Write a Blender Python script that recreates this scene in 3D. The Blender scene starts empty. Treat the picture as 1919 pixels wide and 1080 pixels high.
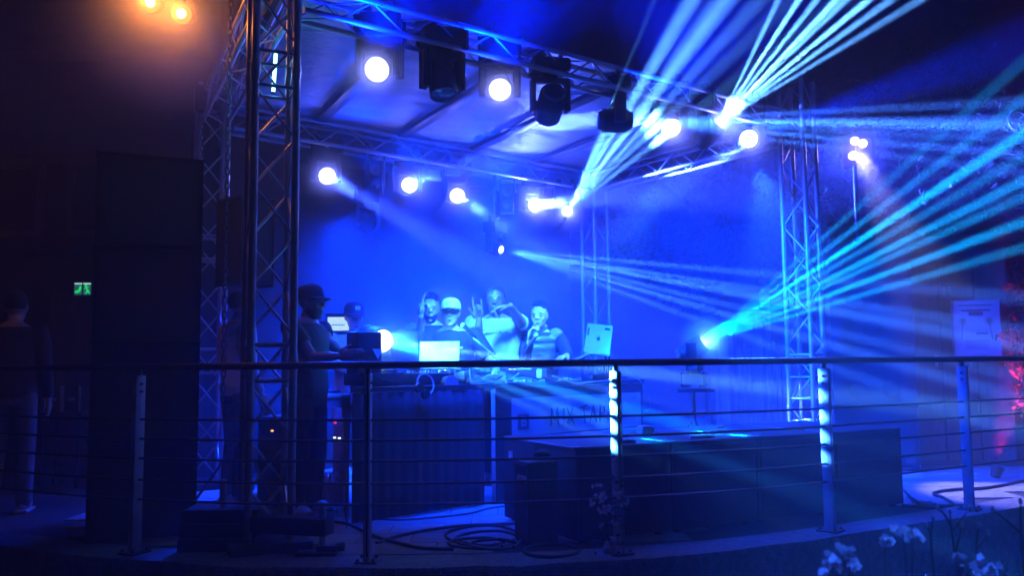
import bpy, bmesh, math, random
from mathutils import Vector, Matrix, Quaternion
random.seed(7)
V = Vector
scene = bpy.context.scene
COL = scene.collection
R = math.radians

# ------------------------------------------------------------------ camera
FPX, CAMZ = 1620.0, 1.10                    # focal length in photograph pixels, eye height above the terrace
PITCH, ROLL = math.atan(142 / FPX), R(0.55)
cam_d = bpy.data.cameras.new('camera')
cam = bpy.data.objects.new('camera', cam_d); COL.objects.link(cam)
_f = V((0, math.cos(PITCH), math.sin(PITCH)))
_u0 = V((0, -math.sin(PITCH), math.cos(PITCH))); _r0 = V((1, 0, 0))
CR = _r0 * math.cos(ROLL) - _u0 * math.sin(ROLL)
CU = _u0 * math.cos(ROLL) + _r0 * math.sin(ROLL)
CF = _f
cam.matrix_world = Matrix(((CR.x, CU.x, -CF.x, 0), (CR.y, CU.y, -CF.y, 0), (CR.z, CU.z, -CF.z, CAMZ), (0, 0, 0, 1)))
cam_d.sensor_width = 36.0
cam_d.lens = 36.0 * FPX / 1919.0
cam_d.clip_start, cam_d.clip_end = 0.05, 400
cam_d.dof.use_dof = True
cam_d.dof.focus_distance = 7.9
cam_d.dof.aperture_fstop = 2.0
scene.camera = cam

def P(px, py, d):
    """World point seen at photograph pixel (px, py) at forward distance d."""
    v = CR * ((px - 959.5) / FPX) + CU * ((540 - py) / FPX) + CF
    return V((0, 0, CAMZ)) + v * (d / v.y)

# ------------------------------------------------------------------ world, exposure, render settings
world = bpy.data.worlds.new('World'); scene.world = world; world.use_nodes = True
wn = world.node_tree; wn.nodes.clear()
sky = wn.nodes.new('ShaderNodeTexSky'); sky.sky_type = 'NISHITA'; sky.sun_disc = False
sky.sun_elevation = R(-5.0); sky.sun_rotation = R(200)
bgn = wn.nodes.new('ShaderNodeBackground'); bgn.inputs[1].default_value = 0.001
wo = wn.nodes.new('ShaderNodeOutputWorld')
wn.links.new(sky.outputs[0], bgn.inputs[0]); wn.links.new(bgn.outputs[0], wo.inputs[0])
vs = scene.view_settings
scene.display_settings.display_device = 'sRGB'
vs.view_transform = 'Standard'; vs.look = 'None'; vs.exposure = 0.0; vs.gamma = 1.0; vs.use_curve_mapping = False
scene.render.engine = 'CYCLES'
cy = scene.cycles
cy.use_denoising = True
try:
    cy.denoiser = 'OPENIMAGEDENOISE'; cy.denoising_input_passes = 'RGB_ALBEDO_NORMAL'; cy.denoising_prefilter = 'ACCURATE'
except Exception: pass
cy.max_bounces = 4; cy.diffuse_bounces = 2; cy.glossy_bounces = 2; cy.transmission_bounces = 4
cy.volume_bounces = 0; cy.transparent_max_bounces = 8
cy.sample_clamp_indirect = 2.0; cy.sample_clamp_direct = 0.0
cy.use_light_tree = True; cy.volume_step_rate = .06; cy.volume_max_steps = 400
cy.caustics_reflective = False; cy.caustics_refractive = False
cy.use_adaptive_sampling = False

# ------------------------------------------------------------------ materials
def mat(name, col, rough=0.6, metal=0.0, var=0.25, scale=6.0, bump=0.0, bscale=40.0, spec=0.5, stretch=None, alpha=None):
    m = bpy.data.materials.new(name); m.use_nodes = True
    n, l = m.node_tree.nodes, m.node_tree.links
    b = n['Principled BSDF']
    b.inputs['Roughness'].default_value = rough; b.inputs['Metallic'].default_value = metal
    b.inputs['Specular IOR Level'].default_value = spec
    tc = n.new('ShaderNodeTexCoord'); mp = n.new('ShaderNodeMapping'); l.new(tc.outputs['Object'], mp.inputs[0])
    if stretch: mp.inputs['Scale'].default_value = stretch
    nz = n.new('ShaderNodeTexNoise'); nz.inputs['Scale'].default_value = scale; nz.inputs['Detail'].default_value = 5
    l.new(mp.outputs[0], nz.inputs['Vector'])
    rp = n.new('ShaderNodeValToRGB'); l.new(nz.outputs['Fac'], rp.inputs[0])
    lo = [c * (1 - var) for c in col]; hi = [min(1, c * (1 + var)) for c in col]
    rp.color_ramp.elements[0].position = 0.3; rp.color_ramp.elements[0].color = (*lo, 1)
    rp.color_ramp.elements[1].position = 0.72; rp.color_ramp.elements[1].color = (*hi, 1)
    l.new(rp.outputs[0], b.inputs['Base Color'])
    mr = n.new('ShaderNodeMapRange'); l.new(nz.outputs['Fac'], mr.inputs[0])
    mr.inputs['To Min'].default_value = max(0.03, rough - 0.1); mr.inputs['To Max'].default_value = min(1, rough + 0.1)
    l.new(mr.outputs[0], b.inputs['Roughness'])
    if bump:
        n2 = n.new('ShaderNodeTexNoise'); n2.inputs['Scale'].default_value = bscale; n2.inputs['Detail'].default_value = 4
        l.new(mp.outputs[0], n2.inputs['Vector'])
        bp = n.new('ShaderNodeBump'); bp.inputs['Strength'].default_value = bump; bp.inputs['Distance'].default_value = 0.02
        l.new(n2.outputs['Fac'], bp.inputs['Height']); l.new(bp.outputs[0], b.inputs['Normal'])
    return m

def emat(name, col, strength, sampled=False):
    m = bpy.data.materials.new(name); m.use_nodes = True
    n, l = m.node_tree.nodes, m.node_tree.links; n.clear()
    e = n.new('ShaderNodeEmission'); e.inputs[0].default_value = (*col, 1); e.inputs[1].default_value = strength
    o = n.new('ShaderNodeOutputMaterial'); l.new(e.outputs[0], o.inputs[0])
    m.cycles.emission_sampling = 'AUTO' if sampled else 'NONE'
    return m

M = {}
M['alu'] = mat('aluminium', (.62, .63, .65), .38, .55, .12, 14, .05, 90)
M['steel'] = mat('dark_steel', (.09, .09, .10), .42, .6, .3, 10, .08, 60)
M['zinc'] = mat('galvanised_steel', (.55, .56, .58), .5, .35, .25, 9, .1, 50)
M['black'] = mat('black_plastic', (.022, .022, .024), .38, 0, .3, 12, .08, 160)
M['matte'] = mat('matte_black', (.016, .016, .018), .75, 0, .3, 12, .15, 120)
M['tarp'] = mat('roof_tarp', (.55, .56, .58), .38, 0, .12, 3, .9, 7, stretch=(1, 7, 1))
M['skirt'] = mat('black_skirt', (.035, .035, .04), .85, 0, .3, 5, .5, 12, stretch=(1, 1, .15))
M['banner'] = mat('banner_print', (.42, .42, .42), .5, 0, .05, 3)
M['bannerdark'] = mat('banner_print_dark', (.09, .09, .10), .5, 0, .1, 3)
M['ink'] = mat('marker_ink', (.05, .05, .06), .6, 0, .1, 3)
M['tape'] = mat('white_tape', (.7, .7, .7), .5, 0, .08, 20)
M['paver'] = mat('concrete_paver', (.34, .33, .31), .8, 0, .2, 14, .35, 120)
M['kerb'] = mat('kerb_concrete', (.27, .26, .25), .9, 0, .35, 22, .9, 70)
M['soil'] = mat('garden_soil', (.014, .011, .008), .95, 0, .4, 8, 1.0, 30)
M['asphalt'] = mat('asphalt', (.05, .05, .05), .9, 0, .3, 20, .6, 120)
M['cable'] = mat('rubber_cable', (.02, .02, .022), .5, 0, .2, 10)
M['white'] = mat('white_plastic', (.75, .75, .74), .4, 0, .05, 8)
M['silver'] = mat('silver_lid', (.72, .73, .75), .38, .3, .05, 5)
M['wood'] = mat('weathered_wood', (.16, .12, .09), .75, 0, .35, 6, .4, 30, stretch=(6, 6, .6))
M['wall'] = mat('dark_render', (.06, .055, .055), .85, 0, .3, 4, .4, 40)
M['cabinet'] = mat('black_cabinet', (.03, .03, .033), .62, 0, .25, 30, .5, 160)
M['grille'] = mat('steel_grille', (.03, .03, .033), .55, .2, .25, 40, .6, 260)
M['bark'] = mat('bark', (.09, .07, .055), .9, 0, .35, 7, .9, 22, stretch=(3, 3, .6))
M['leaf'] = mat('leaf', (.09, .12, .06), .38, 0, .45, 3)
M['petal'] = mat('petal', (.85, .84, .82), .6, 0, .08, 20)
M['stem'] = mat('plant_stem', (.24, .23, .15), .7, 0, .3, 10)
M['skin_light'] = mat('skin_light', (.58, .40, .31), .48, 0, .08, 12, .1, 60)
M['skin_brown'] = mat('skin_brown', (.22, .125, .085), .42, 0, .12, 12, .1, 60)
M['hair'] = mat('dark_hair', (.018, .014, .012), .5, 0, .4, 40, .8, 120)
M['tee_black'] = mat('black_cotton', (.03, .03, .035), .85, 0, .3, 6, .6, 16)
M['tee_light'] = mat('light_cotton', (.42, .42, .43), .85, 0, .12, 6, .7, 13)
M['vest'] = mat('quilted_nylon', (.20, .20, .21), .35, 0, .35, 9, .8, 18)
M['hoodie'] = mat('white_fleece', (.65, .65, .65), .9, 0, .1, 6, .6, 12)
M['denim'] = mat('pale_denim', (.42, .45, .5), .85, 0, .25, 14, .4, 30)
M['trousers'] = mat('dark_trousers', (.03, .03, .04), .85, 0, .3, 8, .4, 20)
M['trousers_mid'] = mat('grey_trousers', (.14, .14, .15), .85, 0, .3, 8, .4, 20)
M['shoe'] = mat('shoe', (.5, .5, .5), .6, 0, .2, 12)
M['gold'] = mat('chain_metal', (.8, .75, .6), .22, 1, .1, 30)
M['eye'] = mat('eye', (.03, .025, .02), .2, 0, .05, 5)
M['lip'] = mat('lips', (.20, .09, .075), .5, 0, .1, 20)
M['glass'] = mat('glass_dark', (.03, .03, .035), .08, 0, .05, 5, spec=.8)
M['lensoff'] = mat('unlit_reflector', (.55, .56, .6), .18, .85, .25, 30, .5, 90)
M['paper'] = mat('poster_paper', (.62, .62, .62), .6, 0, .05, 6)
M['print'] = mat('poster_ink', (.10, .10, .11), .6, 0, .1, 6)
M['redpaint'] = mat('red_paint', (.5, .03, .03), .5, 0, .2, 10)
M['bottle'] = mat('bottle_plastic', (.5, .52, .55), .12, 0, .1, 12, .3, 40, spec=.8)
M['lens'] = emat('lit_lens', (.86, .9, 1.0), 10)
M['lens_hot'] = emat('lit_beam_lens', (.8, .94, 1.0), 6)
M['lens_warm'] = emat('lit_warm_lens', (1.0, .80, .5), 16)
M['lens_blinder'] = emat('lit_blinder_cell', (1.0, .86, .9), 4)
M['tube'] = emat('led_tube', (.25, .75, 1.0), 9)
M['led_red'] = emat('red_indicator', (1.0, .02, .08), 2.2)
M['led_orange'] = emat('orange_indicator', (1.0, .42, .05), 2.6)
M['led_white'] = emat('white_indicator', (.8, .95, 1.0), 2.5)
M['screen'] = emat('lit_screen', (.48, .76, 1.0), 1.25)
M['screen_ui'] = emat('screen_lettering', (.02, .16, .55), .9)
M['exit_green'] = emat('exit_green', (.02, .9, .14), 1.1)
M['exit_pale'] = emat('exit_pale', (.04, .22, .30), .55)
M['exit_white'] = emat('exit_tube', (.6, .95, .85), 1.0)

for k_, f_ in (('petal', .5), ('leaf', .35)):  # thin petals and leaves let light through
    n_, l_ = M[k_].node_tree.nodes, M[k_].node_tree.links
    tr = n_.new('ShaderNodeBsdfTranslucent'); mx = n_.new('ShaderNodeMixShader'); mx.inputs[0].default_value = f_
    pb = n_['Principled BSDF']; src_ = pb.inputs['Base Color'].links[0].from_socket
    l_.new(src_, tr.inputs[0]); l_.new(pb.outputs[0], mx.inputs[1]); l_.new(tr.outputs[0], mx.inputs[2])
    l_.new(mx.outputs[0], n_['Material Output'].inputs['Surface'])

# ------------------------------------------------------------------ mesh and object helpers
MW = {}
class MB:
    def __init__(s): s.b = bmesh.new()
    def box(s, c, half, ax=None, bev=0.0):
        c = V(c); ax = ax or (V((1, 0, 0)), V((0, 1, 0)), V((0, 0, 1)))
        r = bmesh.ops.create_cube(s.b, size=2.0)
        vs_ = r['verts']
        for v in vs_:
            q = v.co.copy(); v.co = c + ax[0] * (q.x * half[0]) + ax[1] * (q.y * half[1]) + ax[2] * (q.z * half[2])
        if bev:
            es = {e for v in vs_ for e in v.link_edges}
            bmesh.ops.bevel(s.b, geom=list(es), offset=bev, segments=2, profile=.5, affect='EDGES')
        return s
    def ring(s, c, ax, ay, rx, ry, n):
        return [s.b.verts.new(c + ax * (math.cos(2 * math.pi * i / n) * rx) + ay * (math.sin(2 * math.pi * i / n) * ry)) for i in range(n)]
    def skin(s, rings, cap0=True, cap1=True):
        for a, b in zip(rings, rings[1:]):
            n = len(a)
            for i in range(n):
                s.b.faces.new((a[i], a[(i + 1) % n], b[(i + 1) % n], b[i]))
        if cap0: s.b.faces.new(list(reversed(rings[0])))
        if cap1: s.b.faces.new(rings[-1])
        return s
    def cyl(s, p0, p1, r0, r1=None, n=10, caps=True):
        p0, p1 = V(p0), V(p1); r1 = r0 if r1 is None else r1
        ax, ay, _ = frame(p1 - p0)
        return s.skin([s.ring(p0, ax, ay, r0, r0, n), s.ring(p1, ax, ay, r1, r1, n)], caps, caps)
    def lathe(s, p, axis, prof, n=20):
        """prof: list of (distance along axis, radius)."""
        p = V(p); a = V(axis).normalized(); ax, ay, _ = frame(a)
        return s.skin([s.ring(p + a * t, ax, ay, max(r, .0005), max(r, .0005), n) for t, r in prof])
    def tube(s, pts, r, n=7, taper=None):
        pts = [V(p) for p in pts]; rings = []; ax = None
        for i, p in enumerate(pts):
            t = (pts[min(i + 1, len(pts) - 1)] - pts[max(i - 1, 0)])
            if t.length < 1e-7: t = V((0, 0, 1))
            t.normalize()
            if ax is None: ax = frame(t)[0]
            ax = (ax - t * ax.dot(t))
            ax = ax.normalized() if ax.length > 1e-6 else frame(t)[0]
            ay = t.cross(ax)
            k = r if taper is None else r + (taper - r) * i / max(1, len(pts) - 1)
            rings.append(s.ring(p, ax, ay, k, k, n))
        return s.skin(rings)
    def ball(s, c, r, ax=None, sc=(1, 1, 1), u=14, v=9):
        c = V(c); ax = ax or (V((1, 0, 0)), V((0, 1, 0)), V((0, 0, 1)))
        rr = bmesh.ops.create_uvsphere(s.b, u_segments=u, v_segments=v, radius=1.0)
        for w in rr['verts']:
            q = w.co.copy(); w.co = c + ax[0] * (q.x * r * sc[0]) + ax[1] * (q.y * r * sc[1]) + ax[2] * (q.z * r * sc[2])
        return s
    def poly(s, pts, thick=None, nrm=None):
        pts = [V(p) for p in pts]
        a = [s.b.verts.new(p) for p in pts]
        if thick is None:
            s.b.faces.new(a)
        else:
            o = V(nrm) * thick
            b = [s.b.verts.new(p + o) for p in pts]
            n = len(a)
            s.b.faces.new(list(reversed(a))); s.b.faces.new(b)
            for i in range(n): s.b.faces.new((a[i], a[(i + 1) % n], b[(i + 1) % n], b[i]))
        return s
    def mesh(s, name, smooth=True, angle=40):
        bmesh.ops.recalc_face_normals(s.b, faces=s.b.faces)
        if smooth:
            for f in s.b.faces: f.smooth = True
            lim = R(angle)
            for e in s.b.edges:
                if len(e.link_faces) == 2 and e.calc_face_angle(0) > lim: e.smooth = False
        me = bpy.data.meshes.new(name); s.b.to_mesh(me); s.b.free()
        return me
    def build(s, name, m, parent=None, smooth=True, **props):
        return link(s.mesh(name, smooth), name, m, parent, **props)

def frame(d):
    d = V(d).normalized()
    h = V((0, 0, 1)) if abs(d.z) < .95 else V((1, 0, 0))
    ax = h.cross(d).normalized()
    return ax, d.cross(ax), d

def setp(o, label=None, cat=None, group=None, kind=None):
    if label: o['label'] = label
    if cat: o['category'] = cat
    if group: o['group'] = group
    if kind: o['kind'] = kind
    return o

def link(me, name, m, parent=None, label=None, cat=None, group=None, kind=None, local=None):
    """Link a mesh given in world coordinates (or in its own, with a local matrix) as one object under parent."""
    o = bpy.data.objects.new(name, me); COL.objects.link(o)
    if m is not None and not me.materials: me.materials.append(M[m] if isinstance(m, str) else m)
    if parent is not None:
        o.parent = parent
        pm = MW.get(parent.name, Matrix())
        if local is None: me.transform(pm.inverted()); MW[o.name] = pm.copy()
        else: o.matrix_basis = pm.inverted() @ local; MW[o.name] = local.copy()
    elif local is not None:
        o.matrix_basis = local; MW[o.name] = local.copy()
    return setp(o, label, cat, group, kind)

def thing(name, label, cat, loc=(0, 0, 0), rotz=0.0, group=None):
    o = bpy.data.objects.new(name, None); COL.objects.link(o)
    o.empty_display_size = .1
    mw = Matrix.Translation(V(loc)) @ Matrix.Rotation(rotz, 4, 'Z')
    o.matrix_basis = mw; MW[o.name] = mw
    return setp(o, label, cat, group)

def kids(o): return [c for c in bpy.data.objects if c.parent == o]
def copy_tree(o, mw, label=None):
    """A copy of a thing and of its parts and sub-parts, placed by matrix."""
    def rec(src, par):
        for ch in KIDS.get(src.name, ()):
            c = ch.copy(); COL.objects.link(c); c.parent = par; rec(ch, c)
    KIDS = {}
    for c in COL.objects:
        if c.parent: KIDS.setdefault(c.parent.name, []).append(c)
    r = o.copy(); COL.objects.link(r); r.matrix_basis = mw; MW[r.name] = mw
    rec(o, r)
    if label: r['label'] = label
    return r

def text_mesh(s, size, o, ax, ay, depth=.001, shear=0.0, align='CENTER', bold=0.0, spacing=1.0):
    """Flat lettering as a mesh: o = anchor, ax = reading direction, ay = up."""
    cu = bpy.data.curves.new('lettering', 'FONT'); cu.body = s; cu.size = size; cu.align_x = align; cu.align_y = 'CENTER'
    cu.extrude = depth; cu.shear = shear; cu.offset = bold; cu.space_character = spacing; cu.resolution_u = 3
    ob = bpy.data.objects.new('lettering', cu); COL.objects.link(ob)
    dg = bpy.context.evaluated_depsgraph_get()
    me = bpy.data.meshes.new_from_object(ob.evaluated_get(dg))
    bpy.data.objects.remove(ob); bpy.data.curves.remove(cu)
    az = ax.cross(ay)
    me.transform(Matrix(((ax.x, ay.x, az.x, o.x), (ax.y, ay.y, az.y, o.y), (ax.z, ay.z, az.z, o.z), (0, 0, 0, 1))))
    me.materials.clear()
    return me

def lamp(name, kind, loc, power, col, aim=None, angle=None, blend=.2, radius=.03, parent=None):
    d = bpy.data.lights.new(name, kind); d.energy = power; d.color = col
    d.shadow_soft_size = radius
    if kind == 'SPOT': d.spot_size = angle; d.spot_blend = blend
    o = bpy.data.objects.new(name, d); COL.objects.link(o)
    mw = Matrix.Translation(V(loc))
    if aim is not None: mw = mw @ V(aim).to_track_quat('-Z', 'Y').to_matrix().to_4x4()
    if parent is not None:
        o.parent = parent; mw = MW.get(parent.name, Matrix()).inverted() @ mw
    o.matrix_basis = mw
    return o
# ------------------------------------------------------------------ layout of the stage on the terrace (metres)
FL, FRT, BR, BL = V((-1.51, 5.37, 0)), V((2.92, 8.64, 0)), V((1.10, 11.33, 0)), V((-2.83, 8.03, 0))
U = (FRT - FL).normalized(); W = V((-U.y, U.x, 0)); Z = V((0, 0, 1))
ZT = 3.47                                     # height of the roof trusses' centre line

def on_line(a, b, px, py, inset=0.0):
    """Point on the vertical plane through a-b (shifted by inset along W) seen at a pixel."""
    a = a + W * inset; b = b + W * inset
    o = V((0, 0, CAMZ)); r = P(px, py, 1.0) - o
    e = b - a; n = V((-e.y, e.x, 0)).normalized()
    return o + r * ((a - o).dot(n) / r.dot(n))

def rail_y(x):
    t = abs(x + .6); a, k = .108, 2.7
    return 4.92 + (a * t * t if t < k else a * k * k + 2 * a * k * (t - k))

# ------------------------------------------------------------------ ground, terrace, kerb
m = MB(); m.box((2, 12, -.66), (26, 19, .05)); m.build('ground', 'asphalt', kind='structure')
xs = [-5.2 + i * .25 for i in range(57)]
m = MB()
top = [V((x, rail_y(x) - .13, -.012)) for x in xs] + [V((8.8, 14.5, -.012)), V((-5.2, 14.5, -.012))]
m.poly(list(reversed(top)), .598, V((0, 0, -1)))
terrace = m.build('terrace_floor', 'asphalt', smooth=False, kind='structure')
m = MB()                                      # cast kerb under the railing, its top a little proud of the paving
rings = []
for x in xs:
    y = rail_y(x); j = random.uniform(-.006, .006)
    rings.append([m.b.verts.new(V(q)) for q in ((x, y - .17, -.61), (x, y - .17, -.02 + j), (x, y - .15, .006 + j), (x, y + .16, .008), (x, y + .18, -.008), (x, y + .18, -.05), (x, y - .12, -.05), (x, y - .12, -.61))])
m.skin(rings)
m.build('terrace_kerb', 'kerb', kind='structure')
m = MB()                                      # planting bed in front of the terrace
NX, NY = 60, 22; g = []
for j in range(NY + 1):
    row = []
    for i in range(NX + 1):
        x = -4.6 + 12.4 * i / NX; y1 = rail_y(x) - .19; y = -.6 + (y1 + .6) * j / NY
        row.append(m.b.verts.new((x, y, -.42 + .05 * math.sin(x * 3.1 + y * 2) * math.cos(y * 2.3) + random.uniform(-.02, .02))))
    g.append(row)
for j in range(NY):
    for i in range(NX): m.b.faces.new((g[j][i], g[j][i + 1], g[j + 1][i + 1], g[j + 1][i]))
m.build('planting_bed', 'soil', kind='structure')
# pavers, each a slab of its own
pm = MB(); pm.box((0, 0, -.02), (.1725, .1525, .02), bev=.004); pmesh = pm.mesh('paver'); pmesh.materials.append(M['paver'])
npav = 0
for j in range(24):
    for i in range(30):
        x = -3.1 + i * .35 + (.0 if j % 2 else .175); y = 5.0 + j * .31
        if y < rail_y(x) + .36 or y > 9.6 or npav > 296: continue
        if x > 1.3 and y < 8.2 and x < 3.0: continue
        if x < -1.9 and y > 7.8 or (x > -.6 and x < 2.8 and y > 7.9) : continue
        npav += 1
        o = bpy.data.objects.new('paver', pmesh); COL.objects.link(o); o.parent = terrace
        o.matrix_basis = Matrix.Translation((x, y, random.uniform(-.0015, .0015))) @ Matrix.Rotation(random.uniform(-.006, .006), 4, 'Z') @ Matrix.Rotation(random.uniform(-.004, .004), 4, 'X')

# ------------------------------------------------------------------ trusses
BR_MESH = {}
def brace_mesh(L, r):
    k = (round(L, 3), r)
    if k not in BR_MESH:
        b = MB(); b.cyl((0, 0, -L / 2), (0, 0, L / 2), r, n=6, caps=False); me = b.mesh('brace'); me.materials.append(M['alu']); BR_MESH[k] = me
    return BR_MESH[k]

def truss(name, label, cat, p0, p1, sx, sy, w=.24, rc=.025, rb=.009, seg=.30, group=None, faces=(0, 1, 2, 3), extra=None, wy=None):
    """Box truss between p0 and p1; sx, sy span its section."""
    wy = wy or w
    ax = (p1 - p0); L = ax.length; ax.normalize()
    t = thing(name, label, cat, p0, group=group)
    cor = [sx * (w / 2 * a) + sy * (wy / 2 * b) for a, b in ((-1, -1), (1, -1), (1, 1), (-1, 1))]
    for c in cor:
        b = MB(); b.cyl(p0 + c, p1 + c, rc, n=12); b.build('chord', 'alu', t)
    n = max(2, round(L / seg)); s = L / n
    for f in faces:
        a, b_ = cor[f], cor[(f + 1) % 4]
        for k in range(n):
            q0 = p0 + ax * (s * k) + (a if (k + f) % 2 else b_); q1 = p0 + ax * (s * (k + 1)) + (b_ if (k + f) % 2 else a)
            d = q1 - q0; d2 = d.normalized(); q0 = q0 + d2 * rc * .8; q1 = q1 - d2 * rc * .8; d = q1 - q0
            o = bpy.data.objects.new('brace', brace_mesh(d.length, rb)); COL.objects.link(o); o.parent = t
            o.matrix_basis = MW[t.name].inverted() @ Matrix.Translation((q0 + q1) / 2) @ d.to_track_quat('Z', 'Y').to_matrix().to_4x4()
    return t, cor

def tower(label, base, zt, joints=(), group='corner truss towers of the stage roof', z0=.06, ang=0.0, w=.25):
    a = U.copy(); a.rotate(Quaternion(Z, ang)); b = V((-a.y, a.x, 0))
    t, cor = truss('truss_tower', label, 'truss tower', base + Z * z0, base + Z * zt, a, b, w=w, group=group, seg=.31)
    m = MB(); m.box(base + Z * .03, (.24, .24, .03), (a, b, Z), .01); m.build('base_plate', 'steel', t)
    for z in joints:                                        # spigot joints and the ladder bars beside them
        for c in cor:
            m = MB(); p = base + c
            m.cyl(p + Z * (z - .05), p + Z * (z + .05), .029, n=12); m.cyl(p + Z * (z - .012), p + Z * (z + .012), .033, n=12); m.build('joint_sleeve', 'alu', t)
        for i in range(4):
            for dz in (-.11, .11):
                m = MB(); m.cyl(base + cor[i] + Z * (z + dz), base + cor[(i + 1) % 4] + Z * (z + dz), .012, n=8); m.build('ladder_bar', 'alu', t)
    return t
tFL = tower('tall truss tower nearest the railing, beside the dark loudspeaker stack', FL, 4.35, (1.12, 2.95), ang=R(-12))
tFR = tower('truss tower behind the bright right railing post', FRT, 3.95, (1.05, .62), ang=R(8))
tBR = tower('slim truss tower behind the silver laptop lid', BR, 3.6, (1.25,), ang=R(2), w=.24)
tBL = tower('truss tower half hidden behind the dark loudspeaker stack', BL, 3.75, (1.15, 2.2), ang=R(-8))
G = 'horizontal trusses of the stage roof'
zc = Z * ZT
def htruss(label, a, b, w, wy, z, **k):
    d = (b - a).normalized(); s = V((-d.y, d.x, 0))
    return truss('roof_truss', label, 'truss', a + d * .16 + z, b - d * .16 + z, s, Z, w=w, wy=wy, group=G, **k)
htruss('front roof truss carrying the nearest row of stage lights', FL, FRT, .20, .17, zc, rc=.021, rb=.008, seg=.25)
htruss('rear roof truss behind the people with lamps under it', BL, BR, .22, .22, zc, rc=.021, rb=.008)
htruss('side roof truss joining the two right-hand towers', FRT, BR, .22, .22, zc, rc=.021, rb=.008)
htruss('side roof truss running back above the dark loudspeaker stack', FL, BL, .22, .22, zc, rc=.021, rb=.008)

# ------------------------------------------------------------------ roof sheet with rafters
rt = thing('stage_roof', 'silvery wrinkled roof sheet over dark rafters above the stage', 'stage roof', FL + zc, math.atan2(U.y, U.x))
m = MB(); N1, N2 = 110, 150; g = []
for j in range(N2 + 1):
    row = []
    for i in range(N1 + 1):
        a, b = i / N1, j / N2
        p = (FL * (1 - a) + FRT * a) * (1 - b) + (BL * (1 - a) + BR * a) * b
        sag = -.035 * abs(math.sin(a * math.pi * 5)) ** .7 * math.sin(math.pi * min(1, max(0, b)))
        wr = .012 * math.sin(b * 46 + 5 * math.sin(a * 5) + 2 * math.sin(a * 17)) * math.sin(a * 11 + b * 6) ** 2 + .007 * math.sin(b * 70 + 3 * math.sin(a * 9) + 2 * math.sin(a * 23)) * (0.4 + .6 * math.sin(a * 7 + b * 4) ** 2)
        row.append(m.b.verts.new(p + Z * (ZT + .155 + .16 * b * (1 - b) + sag + wr)))
    g.append(row)
for j in range(N2):
    for i in range(N1): m.b.faces.new((g[j][i], g[j][i + 1], g[j + 1][i + 1], g[j + 1][i]))
m.build('roof_sheet', 'tarp', rt)
for i in range(6):
    a = i / 5; a = .02 + .96 * a
    p0, p1 = FL * (1 - a) + FRT * a, BL * (1 - a) + BR * a
    d = (p1 - p0).normalized()
    m = MB(); m.box((p0 + p1) / 2 + Z * (ZT + .128), (.058, (p1 - p0).length / 2, .024), (V((d.y, -d.x, 0)), d, Z), .006); m.build('rafter', 'steel', rt)

# ------------------------------------------------------------------ backdrop cloth behind the stage
m = MB(); g = []
for j in range(9):
    row = []
    for i in range(121):
        a = i / 120; p = BL * (1 - a) + BR * a + W * (.45 + .012 * math.sin(i * .5) + .012 * math.sin(i * .17)) - U * .05
        row.append(m.b.verts.new(p + Z * (.03 + (ZT - .2) * j / 8)))
    g.append(row)
for j in range(8):
    for i in range(120): m.b.faces.new((g[j][i], g[j][i + 1], g[j + 1][i + 1], g[j + 1][i]))
bd = m.build('stage_backdrop', 'matte', label='black pleated backdrop cloth hanging behind the stage', cat='backdrop cloth')
sol = bd.modifiers.new('cloth', 'SOLIDIFY'); sol.thickness = .006
# ------------------------------------------------------------------ stage lights
DEEP, WASH, BEAM, CYAN, PALE, LILAC, HALO = (.0, .031, 1.0), (.035, .075, 1.0), (.03, .36, 1.0), (.0, .36, 1.0), (.10, .36, 1.0), (.035, .17, 1.0), (.11, .14, 1.0)
PUFFS = []                                    # added dense glow puffs round the lamps, there to form their halos
KP = 1.0                                      # one dial for every stage lamp's power

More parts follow.
